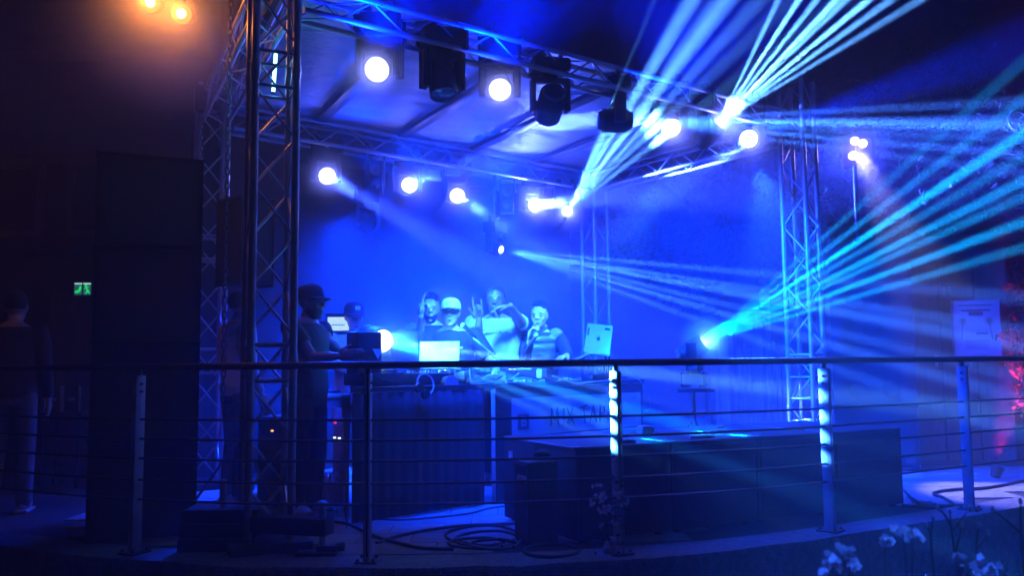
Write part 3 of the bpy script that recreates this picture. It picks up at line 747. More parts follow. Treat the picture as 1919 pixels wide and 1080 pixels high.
def laptop(label, c, face, w, h, tilt, lid, rotz=0.0, logo=False, stand=True, screen=False, roll=0.0):
    """c = hinge centre; face = direction the lid's back looks towards; tilt = lean of the lid away from it."""
    f = V(face).normalized(); a = f.cross(Z).normalized() * -1.0
    u_ = (Z * math.cos(tilt) - f * math.sin(tilt)).normalized()
    if roll:
        q = Quaternion(f, roll); a.rotate(q); u_.rotate(q)
    nf = a.cross(u_).normalized(); nf = nf if nf.dot(f) > 0 else -nf
    t = thing('laptop', label, 'laptop', c)
    m = MB(); m.box(c + u_ * h / 2, (w / 2, .004, h / 2), (a, nf, u_), .003); m.build('lid', lid, t)
    m = MB(); m.box(c - f * (h / 2) - Z * .004, (w / 2, h / 2, .008), (a, f, Z), .004); m.build('keyboard_base', lid, t)
    m = MB(); m.box(c + u_ * h / 2 - nf * .0055, (w / 2 - .008, .0008, h / 2 - .008), (a, nf, u_)); m.build('display', 'glass', t)
    if logo:
        q = c + u_ * h * .5 + nf * .0052
        m = MB(); m.cyl(q - nf * .001, q + nf * .0006, .0165, n=18); m.cyl(q + u_ * .024 + a * .004 - nf * .001, q + u_ * .024 + a * .004 + nf * .0006, .005, n=10); m.build('lid_emblem', 'steel', t)
        m = MB(); m.box(c + u_ * (h * .86) + a * (w * .30) + nf * .005, (.022, .0006, .010), (a, nf, u_)); m.build('sticker', 'glass', t)
        m = MB(); m.box(c + u_ * (h * .72) - a * (w * .42) + nf * .005, (.007, .0006, .035), (a, nf, u_)); m.build('sticker', 'steel', t)
    return t
hc = P(1118, 663, 7.55)
laptop('silver laptop with a dark lid emblem standing open at the right end of the booth', hc, V((-.18, -1, 0)), .225, .265, R(14), 'silver', logo=True, roll=R(-7))
st = thing('laptop_stand', 'tilted dark laptop stand under the silver laptop', 'laptop stand', V((hc.x, hc.y, TT)))
m = MB(); m.tube([P(1062, 682, 7.5), P(1105, 663, 7.5), P(1150, 668, 7.6)], .009, 7); m.build('front_bar', 'silver', st)
m = MB()
for k in (-1, 1): m.cyl(V((hc.x + .11 * k, hc.y + .12, TT)), hc + V((.11 * k, .0, -.012)), .009, n=8); m.cyl(V((hc.x + .11 * k, hc.y + .26, TT)), hc + V((.11 * k, .26, -.02)), .009, n=8)
m.build('support_leg', 'steel', st)
h2 = P(823, 688, 6.95)
laptop('pale laptop catching the beam in front of the man in the white cap', h2, V((-.15, -1, 0)), .32, .205, R(8), 'zinc')
h3 = P(742, 686, 7.15)
laptop('dark laptop screen behind the lit beam light', h3, V((0, -1, 0)), .37, .30, R(4), 'black')
# box, cup, cards and little adaptors on the table
def block(label, name, cat, px, py, d, half, mt, group=None, label_part=True):
    c = P(px, py, d); t = thing(name, label, cat, c, group=group)
    m = MB(); m.box(c, half, (BU, BW, Z), min(half) * .25); m.build('body', mt, t)
    m = MB(); m.box(c + Z * (half[2] + .003), (half[0] * .8, half[1] * .8, .003), (BU, BW, Z)); m.build('lid', mt, t)
    return t
block('bright white cube shaped box on the booth below the man in the vest', 'white_box', 'box', 1015, 701, 7.2, (.033, .033, .036), 'white')
block('white adaptor block on the booth below the tall man', 'adaptor', 'adaptor', 940, 692, 6.9, (.045, .03, .022), 'white')
block('flat black effects box below the silver laptop', 'effects_box', 'effects box', 1120, 708, 7.65, (.14, .06, .025), 'black')
for i, (px, py, d, lab) in enumerate(((845, 694, 6.62, 'white jack adaptor left of the loose cables'), (853, 697, 6.64, 'short white jack adaptor leaning on the mixer edge'), (742, 691, 6.3, 'white paper label hanging inside the headphones'))):
    c = P(px, py, d); t = thing('cable_plug', lab, 'plug', c, group='white plugs on the booth')
    m = MB(); m.box(c, (.008, .008, .02), (BU, BW, Z), .003); m.build('plug_body', 'white', t)
    m = MB(); m.cyl(c - Z * .035, c - Z * .018, .004, n=6); m.build('plug_pin', 'silver', t)
# boom microphone
a, b = P(868, 610, 7.15), P(938, 679, 7.1)
mic = thing('boom_microphone', 'microphone on a slanting boom between the white capped man and the tall man', 'microphone', b)
d = (b - a).normalized()
m = MB(); m.ball(a, .024); m.build('mic_head', 'zinc', mic)
m = MB(); m.lathe(a, d, [(.012, .021), (.03, .017), (.15, .012), (.155, .008)], 14); m.build('mic_body', 'steel', mic)
m = MB(); m.cyl(a + d * .12 + Z * -.02, b, .0085, n=8); m.build('boom', 'silver', mic)
m = MB(); m.cyl(b, bp(1.62, TT, .30), .011, n=8); m.lathe(bp(1.62, TT, .30), Z, [(0, .08), (.015, .075), (.02, .02)], 18); m.build('stand', 'steel', mic)
# loose cables over the table edge
def cable(label, pts, r=.0045, mt='cable', group=None, name='cable', n=10):
    pts = [V(p) for p in pts]; out = []
    for i in range(len(pts) - 1):
        p0, p1, p2, p3 = pts[max(0, i - 1)], pts[i], pts[i + 1], pts[min(len(pts) - 1, i + 2)]
        for k in range(n):
            t = k / n
            out.append(.5 * ((2 * p1) + (p2 - p0) * t + (2 * p0 - 5 * p1 + 4 * p2 - p3) * t * t + (3 * p1 - p0 - 3 * p2 + p3) * t ** 3))
    out.append(pts[-1]); m_ = MB(); m_.tube(out, r, 6); return m_.build(name, mt, None, label=label, cat='cable', group=group)
G2 = 'cables lying over the booth'
cable('pale cable looping on the booth under the boom microphone', [P(880, 692, 6.75), P(884, 715, 6.7), P(905, 713, 6.75), P(925, 716, 6.8), P(955, 712, 6.9), P(972, 700, 7.0)], .0055, 'white', G2)
cable('pale cable bunched along the booth edge below the tall man', [P(905, 710, 6.75), P(918, 706, 6.8), P(940, 714, 6.85), P(985, 708, 7.05), P(1010, 716, 7.1)], .005, 'white', G2)
cable('thin pale cable running off the right end of the booth in an angle', [P(1158, 684, 7.95), P(1175, 702, 8.05), P(1200, 715, 8.2), P(1188, 735, 8.25), P(1184, 765, 8.3)], .005, 'white', G2)
cable('thin cable hanging down beside the right end of the booth', [P(1165, 686, 8.1), P(1205, 722, 8.3), P(1218, 755, 8.35), P(1212, 775, 8.4)], .0045, 'white', G2)
cable('flat pale cable lying along the booth edge before the vest man', [P(1035, 705, 7.25), P(1060, 713, 7.3), P(1080, 719, 7.4), P(1112, 716, 7.5), P(1150, 713, 7.7)], .006, 'white', G2)
cable('dark cable hooked over the headphones at the booth edge', [P(700, 705, 6.3), P(720, 712, 6.32), P(738, 716, 6.34), P(760, 722, 6.4)], .005, 'cable', G2)
# clutter of small connectors on the table, too small to tell apart
m = MB(); rr = random.Random(3)
for i in range(70):
    s = rr.uniform(1.25, 3.0); w = rr.uniform(.02, .55); c = bp(s, TT + .012, w)
    ax_, ay_, _ = frame(V((rr.uniform(-1, 1), rr.uniform(-1, 1), .05)))
    m.box(c, (rr.uniform(.006, .02), rr.uniform(.005, .012), rr.uniform(.004, .012)), (BU, BW, Z))
m.build('connector_litter', 'white', kind='stuff')

# white triangle plate on the beam light's case
c = P(690, 664, 6.35)
t = thing('speaker_monitor', 'dark monitor case with a white triangle plate in front of the lit beam light', 'monitor speaker', V((c.x, c.y, TT)))
cc = P(682, 657, 6.4)
m = MB(); m.box(cc + Z * -.02, (.105, .08, .155), (BU, BW, Z), .012); m.build('case', 'black', t)
q = cc - BW * .083
m = MB(); a0, b0 = BU, Z
m.poly([q + a0 * -.03 + b0 * .012 + BU * .045, q + a0 * .065 + b0 * .005 + BU * .045, q + a0 * .02 + b0 * -.068 + BU * .045], .003, -BW); m.build('triangle_plate', 'white', t)

# ------------------------------------------------------------------ subwoofer row and case in front of the booth
S0, S1 = V((.38, 5.33, 0)), V((2.95, 6.63, 0)); SU = (S1 - S0).normalized(); SW = V((-SU.y, SU.x, 0)); SL = (S1 - S0).length
sub_src = None
for k in range(4):
    w = SL / 4 - .006; c = S0 + SU * (SL / 4 * (k + .5)) + SW * .51
    if sub_src is None:
        t = thing('subwoofer', 'leftmost subwoofer of the row, its scuffed end panel facing the booth', 'subwoofer', c, math.atan2(SU.y, SU.x), 'subwoofers in a row behind the railing')
        m = MB(); m.box(c + Z * .302, (w / 2, .50, .282), (SU, SW, Z), .012); m.build('cabinet', 'cabinet', t)
        m = MB(); m.box(c + Z * .302 - SW * .503, (w / 2 - .03, .006, .25), (SU, SW, Z), .003); m.build('grille', 'grille', t)
        for a_ in (-1, 1):
            for b_ in (-1, 1):
                m = MB(); m.box(c + SU * (a_ * (w / 2 - .028)) - SW * (.50 * b_ - .03 * b_) + Z * .582, (.03, .032, .005), (SU, SW, Z), .003); m.build('corner_cap', 'steel', t)
                m = MB(); m.cyl(c + SU * (a_ * w * .4) + SW * (b_ * .45), c + SU * (a_ * w * .4) + SW * (b_ * .45) + Z * .022, .03, n=10); m.build('foot', 'matte', t)
        m = MB(); m.box(c - SU * (w / 2 + .002) + SW * .38 + Z * .46, (.003, .028, .03), (SU, SW, Z)); m.build('rating_plate', 'zinc', t)
        m = MB(); m.box(c - SU * (w / 2 + .002) - SW * .1 + Z * .40, (.004, .09, .035), (SU, SW, Z), .003); m.build('handle', 'matte', t)
        m = MB(); m.box(c - SU * (w / 2 + .0015) + Z * .58, (.0045, .48, .0045), (SU, SW, Z)); m.build('edge_trim', 'zinc', t)
        sub_src = (t, c)
    else:
        copy_tree(sub_src[0], Matrix.Translation(c) @ Matrix.Rotation(math.atan2(SU.y, SU.x), 4, 'Z'),
                  ('second subwoofer of the row, behind the railing post with the climbing plant', 'third subwoofer of the row, beside the bright railing post', 'rightmost subwoofer of the row, beside the lit paving')[k - 1])
# tools and tape left on the subs
for i, (s, w, half, mt, nm, lab) in enumerate(((.42, .10, (.055, .014, .012), 'white', 'torch', 'white torch lying on the leftmost subwoofer'), (1.05, .12, (.075, .016, .010), 'silver', 'spanner', 'silver spanner lying on the second subwoofer'),
        (2.02, .30, (.09, .014, .01), 'silver', 'metal_bar', 'bright metal bar lying on the third subwoofer'), (.95, .62, (.05, .035, .03), 'zinc', 'small_case', 'small pale case on the back of the subwoofer row'), (1.75, .75, (.04, .01, .008), 'silver', 'clamp_bolt', 'bolt lying far back on the subwoofer row'))):
    c = S0 + SU * s + SW * w + Z * (.585 + half[2]); a_ = SU.copy(); a_.rotate(Quaternion(Z, (-.35, -.25, -.5, .1, .2)[i])); b_ = V((-a_.y, a_.x, 0))
    t = thing(nm, lab, nm.replace('_', ' '), c)
    m = MB(); m.box(c, half, (a_, b_, Z), min(half) * .4); m.build('body', mt, t)
    m = MB(); m.cyl(c + a_ * half[0] * .7, c + a_ * (half[0] * 1.35), half[2] * .95, n=10); m.build('head', mt, t)
K0 = P(992, 1018, 5.27); K0.z = 0
KU = V((.9, .43, 0)).normalized(); KW = V((-KU.y, KU.x, 0))
c = K0 + KU * .10 + KW * .10
t = thing('rack_case', 'low dark case with a white label on its end, in front of the subwoofers', 'equipment case', c)
m = MB(); m.box(c + Z * .26, (.10, .10, .245), (KU, KW, Z), .008); m.build('case', 'cabinet', t)
m = MB(); m.box(c - KU * .102 + Z * .26, (.003, .088, .225), (KU, KW, Z)); m.build('end_panel', 'steel', t)
m = MB(); m.box(c - KU * .106 + Z * .40 - KW * .02, (.002, .06, .02), (KU, KW, Z)); m.build('paper_label', 'tape', t)
q_ = c - KU * .1085 + Z * .40 - KW * .02
for k in (-1, 1):
    m = MB(); m.box(q_ + Z * (.006 * k), (.0004, .045, .0028), (KU, KW, Z)); m.build('label_print_line', 'ink', t)
for k in (-1, 1): 
    m = MB(); m.box(c + KU * (.06 * k) + Z * .008, (.02, .08, .008), (KU, KW, Z)); m.build('foot', 'matte', t)
c = P(1016, 852, 5.42)
t = thing('cable_bag', 'small dark bag lying on the low case beside the subwoofers', 'bag', c)
m = MB(); m.ball(c, .05, (KU, KW, Z), (1.15, .8, .55)); m.build('pouch', 'matte', t)
m = MB(); m.tube([c + KU * (.055 * math.cos(a)) + Z * (.02 + .03 * math.sin(a)) for a in [R(180 * i / 10) for i in range(11)]], .005, 6); m.build('strap', 'cable', t)

# ------------------------------------------------------------------ dark loudspeaker stack at the left, speaker stack at the right
def pa_stack(label, cx, cy, fdir, w, dpt, cabs, group, mt='cabinet', cone=False):
    f = V(fdir).normalized(); a = V((-f.y, f.x, 0)); t = thing('loudspeaker_stack', label, 'loudspeaker stack', (cx, cy, 0), group=group)
    z = .02
    for (h, kind) in cabs:
        c = V((cx, cy, z + h / 2))
        m = MB(); m.box(c, (w / 2, dpt / 2, h / 2 - .004), (a, f, Z), .012); cb = m.build('cabinet', mt, t)
        m = MB(); m.box(c + f * (dpt / 2 + .004), (w / 2 - .035, .006, h / 2 - .04), (a, f, Z), .003); m.build('grille', 'grille', cb)
        for k in (-1, 1):
            m = MB(); m.box(c + a * (k * (w / 2 + .002)) + Z * .02, (.004, .075, .035), (a, f, Z), .003); m.build('handle', 'matte', cb)
        for zz in kind:
            for k in (-1, 1) if zz[1] else (0,):
                q = c + f * (dpt / 2 + .012) + Z * zz[0] + a * (k * w * .2 * zz[1])
                m = MB(); m.lathe(q, f, [(0, zz[2]), (.006, zz[2] * .97), (.006, zz[2] * .86), (-.001, zz[2] * .6), (-.004, .02), (.0, .001)], 24); m.build('driver', 'matte', cb)
        z += h
    return t
GP = 'loudspeaker stacks beside the stage'
pa_stack('tall black loudspeaker stack at the left, behind the leftmost railing post', -2.46, 5.80, (.42, -.91, 0), .64, .56, ((.62, ()), (.62, ()), (.60, ()), (.62, ())), GP)
pa_stack('blue lit loudspeaker stack at the right, behind the right truss tower', 3.72, 9.05, (-.28, -1, 0), .78, .6, ((.62, ((.0, .6, .1),)), (.62, ((.1, 0, .1), (-.14, 1, .085))), (.62, ((.14, 1, .09), (-.15, 0, .09))), (.42, ((.0, 1, .1),))), GP, 'cabinet')
# loudspeaker on a pole behind the left truss tower
c = P(459, 456, 6.9); f = V((.75, -.65, 0)).normalized(); a = V((-f.y, f.x, 0))
t = thing('pole_loudspeaker', 'black loudspeaker on a pole behind the left truss tower', 'loudspeaker', V((c.x, c.y, 0)))
m = MB(); m.box(c, (.15, .16, .335), (a, f, Z), .02); m.build('cabinet', 'cabinet', t)
m = MB(); m.box(c + f * .162, (.13, .005, .30), (a, f, Z), .003); m.build('grille', 'grille', t)
m = MB(); m.cyl(V((c.x, c.y, .05)), c - Z * .33, .018, n=10); m.build('pole', 'steel', t)
for k in range(3):
    an = R(90 + 120 * k); m = MB(); m.cyl(V((c.x, c.y, .55)), V((c.x + .38 * math.cos(an), c.y + .38 * math.sin(an), .02)), .011, n=8); m.build('leg', 'steel', t)
m = MB(); m.ball(c + Z * .345, .02); m.build('eye_bolt', 'zinc', t)
# chain hoists
for lab, px, d, z0, z1 in (('hoist chain hanging left of the nearest truss tower', 423, 5.9, .9, 4.2), ('thin hoist chain beside the hidden rear left tower', 374, 7.6, 1.0, 3.4)):
    q = P(px, 500, d); t = thing('hoist_chain', lab, 'chain', V((q.x, q.y, z1)), group='hoist chains at the left')
    nlk = int((z1 - z0) / .05)
    m = MB()
    for i in range(nlk):
        zc_ = z0 + i * .05; ax_ = V((1, 0, 0)) if i % 2 else V((0, 1, 0))
        m.tube([V((q.x, q.y, zc_)) + ax_ * (.014 * math.cos(w)) + Z * (.034 * math.sin(w)) for w in [R(40 * k) for k in range(10)]], .005, 5)
    o = m.build('links', 'steel', t); o['kind'] = 'stuff'
    m = MB(); m.box(V((q.x, q.y, z1 + .1)), (.06, .06, .12), None, .02); m.build('hoist_body', 'steel', t)
# led tube on the left tower
a, b = P(517, 98, 5.6), P(512, 172, 5.6)
t = thing('led_tube_light', 'short bright cyan tube light inside the nearest truss tower', 'tube light', a)
m = MB(); m.cyl(a, b, .011, n=10); m.build('tube', 'tube', t)
m = MB(); m.cyl(a + (a - b) * .04, a, .014, n=10); m.cyl(b, b + (b - a) * .04, .014, n=10); m.build('end_cap', 'steel', t)
lamp('tube_glow', 'POINT', (a + b) / 2 + V((0, .06, 0)), 5, (.03, .4, 1), radius=.05, parent=t)

# ------------------------------------------------------------------ ballast beam with outrigger at the foot of the left tower
t = thing('outrigger_beam', 'dark steel ballast beam with screw jack foot at the base of the nearest truss tower', 'ballast beam', V((-1.4, 5.3, 0)))
a, b = P(470, 985, 5.25), P(618, 992, 5.12); d = (b - a).normalized(); s_ = V((-d.y, d.x, 0)).normalized()
m = MB(); m.box((a + b) / 2 + Z * .012, ((b - a).length / 2, .06, .048), (d, s_, Z.copy()), .006); m.build('beam', 'matte', t)
q = V((b.x - .04, b.y - .01, 0))
m = MB(); m.cyl(q + Z * .02, q + Z * .30, .02, n=12); m.build('screw_jack', 'zinc', t)
m = MB(); m.box(q + V((-.03, 0, .018)), (.12, .05, .012), None, .006); m.cyl(q + V((.08, 0, .05)), q + V((.13, .0, .055)), .026, n=12); m.box(q + V((.03, 0, .045)), (.06, .03, .02), None, .006); m.build('jack_foot', 'steel', t)
t = thing('ballast_weight', 'stacked dark ballast weights left of the nearest truss tower', 'ballast weights', V((-1.72, 5.32, 0)))
for k in range(3):
    m = MB(); m.box(V((-1.76 + .01 * k, 5.36, .045 + .085 * k)), (.23, .16, .040), None, .012); m.build('weight', 'matte', t)
m = MB(); q = P(418, 960, 5.3); m.cyl(V((q.x, q.y, .25)), V((q.x, q.y, .42)), .022, n=12); m.build('steel_spigot', 'zinc', t)

# ------------------------------------------------------------------ folding side table with gear, screen and rack at the left
c = V((-1.50, 6.85, 0)); a = V((.97, .24, 0)).normalized(); b = V((-a.y, a.x, 0))
tb = thing('folding_table', 'grey folding table left of the booth', 'table', c)
m = MB(); m.box(c + Z * .86, (.21, .20, .015), (a, b, Z), .004); m.build('table_top', 'zinc', tb)
m = MB(); m.box(c + Z * .81 - b * .18, (.20, .012, .035), (a, b, Z)); m.build('apron', 'zinc', tb)
for k in (-1, 1):
    for j in (-1, 1): m = MB(); m.box(c + a * (.18 * k) + b * (.16 * j) + Z * .42, (.022, .014, .42), (a, b, Z)); m.build('leg', 'zinc', tb)
q = P(633, 607, 7.3)
t = thing('lighting_desk_screen', 'bright white screen of the lighting desk between two people', 'screen', V((q.x, q.y, .88)))
f = V((.05, -1, .12)).normalized(); sx = f.cross(Z).normalized() * -1; up = sx.cross(f) * -1
if up.z < 0: up = -up
m = MB(); m.box(q, (.105, .014, .085), (sx, f, up), .004); m.build('casing', 'black', t)
m = MB(); m.box(q + f * .0155 + up * -.004 + sx * .006, (.09, .001, .058), (sx, f, up)); m.build('display', 'screen', t)
for k in range(9):
    m = MB(); m.box(q + f * .0175 + sx * (-.045 + k * .0125) - up * .014, (.004, .0006, .006), (sx, f, up)); m.build('screen_key', 'screen_ui', t)
m = MB(); m.box(q + f * .0175 + sx * -.066 - up * .016, (.012, .0006, .003), (sx, f, up)); m.build('screen_text_line', 'screen_ui', t)
m = MB(); m.cyl(V((q.x, q.y + .03, .88)), q - up * .07 - f * .02, .014, n=8); m.box(V((q.x, q.y, .885)), (.09, .07, .008), None, .003); m.build('stand', 'steel', t)
rk = thing('equipment_rack', 'open equipment rack with red digits under the folding table', 'equipment rack', V((-1.84, 7.05, 0)))
m = MB(); cR = V((-1.84, 7.05, .36)); m.box(cR, (.17, .18, .34), None, .01); m.build('case', 'cabinet', rk)
for k in range(5):
    m = MB(); m.box(cR + V((0, -.184, -.24 + k * .12)), (.15, .006, .05), None, .003); m.build('rack_unit', 'steel', rk)
for px, py, nm in ((562, 848, 'led_red'), (562, 856, 'led_red'), (569, 848, 'led_red'), (569, 856, 'led_red'), (575, 853, 'led_red'), (575, 861, 'led_red'), (510, 808, 'led_orange'), (628, 793, 'led_red'), (573, 820, 'led_white'), (627, 821, 'led_white'), (636, 822, 'led_white')):
    q = P(px, py, 6.86); m = MB(); m.box(q, (.010, .003, .006), None, .001); m.build('indicator', nm, rk)
# bottles standing on the floor under the table
bt = None
for i in range(9):
    q = P(598 + (i % 5) * 11 + random.uniform(-2, 2), 930 - (i // 5) * 12, 7.05 + .16 * (i // 5)); q.z = 0
    if bt is None:
        bt = thing('water_bottle', 'clear water bottle on the floor beside the booth', 'bottle', q, group='clear water bottles on the floor left of the booth')
        m = MB(); m.lathe(q, Z, [(0, .03), (.01, .033), (.13, .033), (.15, .031), (.19, .014), (.205, .0125)], 14); m.build('body', 'bottle', bt)
        m = MB(); m.lathe(q + Z * .205, Z, [(0, .015), (.018, .015)], 12); m.build('cap', 'white', bt)
    else: copy_tree(bt, Matrix.Translation(q))

# ------------------------------------------------------------------ cables on the paving
G3 = 'cables on the paving'
fl = lambda px, py, z=.012: on_floor(px, py, z)
def on_floor(px, py, z=.012):
    o = V((0, 0, CAMZ)); r = P(px, py, 1.0) - o; return o + r * ((z - CAMZ) / r.z)
cable('thick dark cable snaking across the paving from behind the second railing post', [fl(560, 985), fl(640, 980), fl(700, 1005), fl(745, 1018), fl(790, 1028), fl(850, 1030)], .011, 'cable', G3)
cable('long dark cable curving across the pale paving to the rack case', [fl(705, 1018), fl(760, 1002), fl(830, 990), fl(880, 985), fl(930, 984), fl(985, 980)], .010, 'cable', G3)
cable('thin dark cable lying along the booth foot', [fl(700, 973), fl(760, 975), fl(840, 968), fl(880, 963), fl(920, 953), fl(975, 946)], .007, 'cable', G3)
for k, (cx_, cy_, rx_, ry_, lab) in enumerate(((905, 1004, 70, 16, 'large loop of the cable coil on the paving'), (915, 1012, 62, 14, 'second loop of the cable coil on the paving'), (895, 1019, 55, 9, 'lowest loop of the cable coil on the paving'), (925, 1021, 45, 8, 'small loop of the cable coil beside the rack case'))):
    cable(lab, [fl(cx_ + rx_ * math.cos(R(20 + 34 * i)), cy_ + ry_ * math.sin(R(20 + 34 * i)) * (1 + .1 * (i % 3)), .012 + .012 * k + .006 * (i % 2)) for i in range(12)], .009, 'cable', 'loops of the cable coil', n=6)
cable('dark cable hoop lying before the rack case', [fl(1033 + 52 * math.cos(R(20 * i)), 1033 + 12 * math.sin(R(20 * i)), .014) for i in range(19)], .011, 'cable', G3, n=4)
cable('dark cable curling on the lit paving at the right', [fl(1690, 948), fl(1740, 952), fl(1785, 948), fl(1770, 935), fl(1750, 925), fl(1790, 918), fl(1850, 915), fl(1919, 902)], .014, 'cable', G3)
for k in range(4):
    cable(('tangled cable end nearest the rightmost subwoofer', 'second tangled cable at the rightmost subwoofer', 'third tangled cable at the rightmost subwoofer', 'lowest tangled cable at the rightmost subwoofer')[k],
          [fl(1690 + 6 * k, 915 + 8 * k, .02 + .05 * (k == 0)), fl(1705 + 5 * k, 930 + 5 * k, .06), fl(1718 + 9 * k, 940 + 3 * k), fl(1745 + 8 * k, 942 + 3 * k, .03)], .008, 'cable', 'tangled cables at the right')
# ------------------------------------------------------------------ people: one continuous body each, clothes and hair as children
def remeshed(mb, name, voxel, smooth_it=4, fac=.5):
    me = mb.mesh(name, False); o = bpy.data.objects.new(name, me); COL.objects.link(o)
    r = o.modifiers.new('r', 'REMESH'); r.mode = 'VOXEL'; r.voxel_size = voxel
    s = o.modifiers.new('s', 'SMOOTH'); s.factor = fac; s.iterations = smooth_it
    dg = bpy.context.evaluated_depsgraph_get(); dg.update()
    out = bpy.data.meshes.new_from_object(o.evaluated_get(dg))
    bpy.data.objects.remove(o); bpy.data.meshes.remove(me)
    for p in out.polygons: p.use_smooth = True
    return out

def limb(m, pts, radii, n=14):
    """A tapered limb: rounded joints joined by tapered tubes (overlaps are fused afterwards)."""
    for p, r in zip(pts, radii): m.ball(p, r, u=n, v=9)
    for i in range(len(pts) - 1): m.cyl(pts[i], pts[i + 1], radii[i], radii[i + 1], n)

def loft(m, rows, ax, ay, n=20):
    """rows: (centre, half width along ax, half depth along ay)."""
    m.skin([m.ring(V(c), ax, ay, rx, ry, n) for c, rx, ry in rows])

def hand(m, wrist, d, palm, curl, s=1.0, spread=.10, thumb=.6, side=1):
    """wrist, d = direction of the hand, palm = way the palm faces, curl = bend of index..little finger in radians per joint."""
    d = V(d).normalized(); palm = V(palm); palm = (palm - d * palm.dot(d)).normalized(); lat = d.cross(palm).normalized() * side   # towards the thumb
    pc = wrist + d * .052 * s
    m.ball(pc, .045 * s, (d, lat, palm), (1.12, .92, .42), 12, 8)
    m.ball(wrist + d * .075 * s, .040 * s, (d, lat, palm), (.7, 1.02, .36), 12, 8)
    L = (.040, .046, .042, .032)
    for i in range(4):
        off = (.030, .010, -.010, -.029)[i] * s
        p = wrist + d * (.088 - .006 * abs(i - 1.2)) * s + lat * off
        a = 0.0; dirv = (d + lat * (off / s * 2.4 * spread * 10 * .6)).normalized()
        axis = dirv.cross(palm).normalized()
        for j in range(3):
            a += curl[i] * (.8, 1.0, .8)[j]
            q = dirv * math.cos(a) + palm * math.sin(a)
            ln = L[i] * (1, .72, .55)[j] * s
            r0, r1 = (.0105 - .001 * j) * s, (.0098 - .0012 * j) * s
            m.ball(p, r0, u=8, v=6); m.cyl(p, p + q * ln, r0, r1, 8); p = p + q * ln
        m.ball(p, r1, u=8, v=6)
    p = wrist + d * .03 * s + lat * .034 * s; q = (d * .75 + lat * (.9 * thumb) + palm * .35).normalized()
    for j in range(2):
        m.ball(p, (.014 - .002 * j) * s, u=8, v=6); m.cyl(p, p + q * .036 * s, (.014 - .002 * j) * s, (.0115 - .002 * j) * s, 8); p = p + q * .036 * s
        q = (q + d * .35 - lat * .15 * thumb).normalized()
    m.ball(p, .009 * s, u=8, v=6)

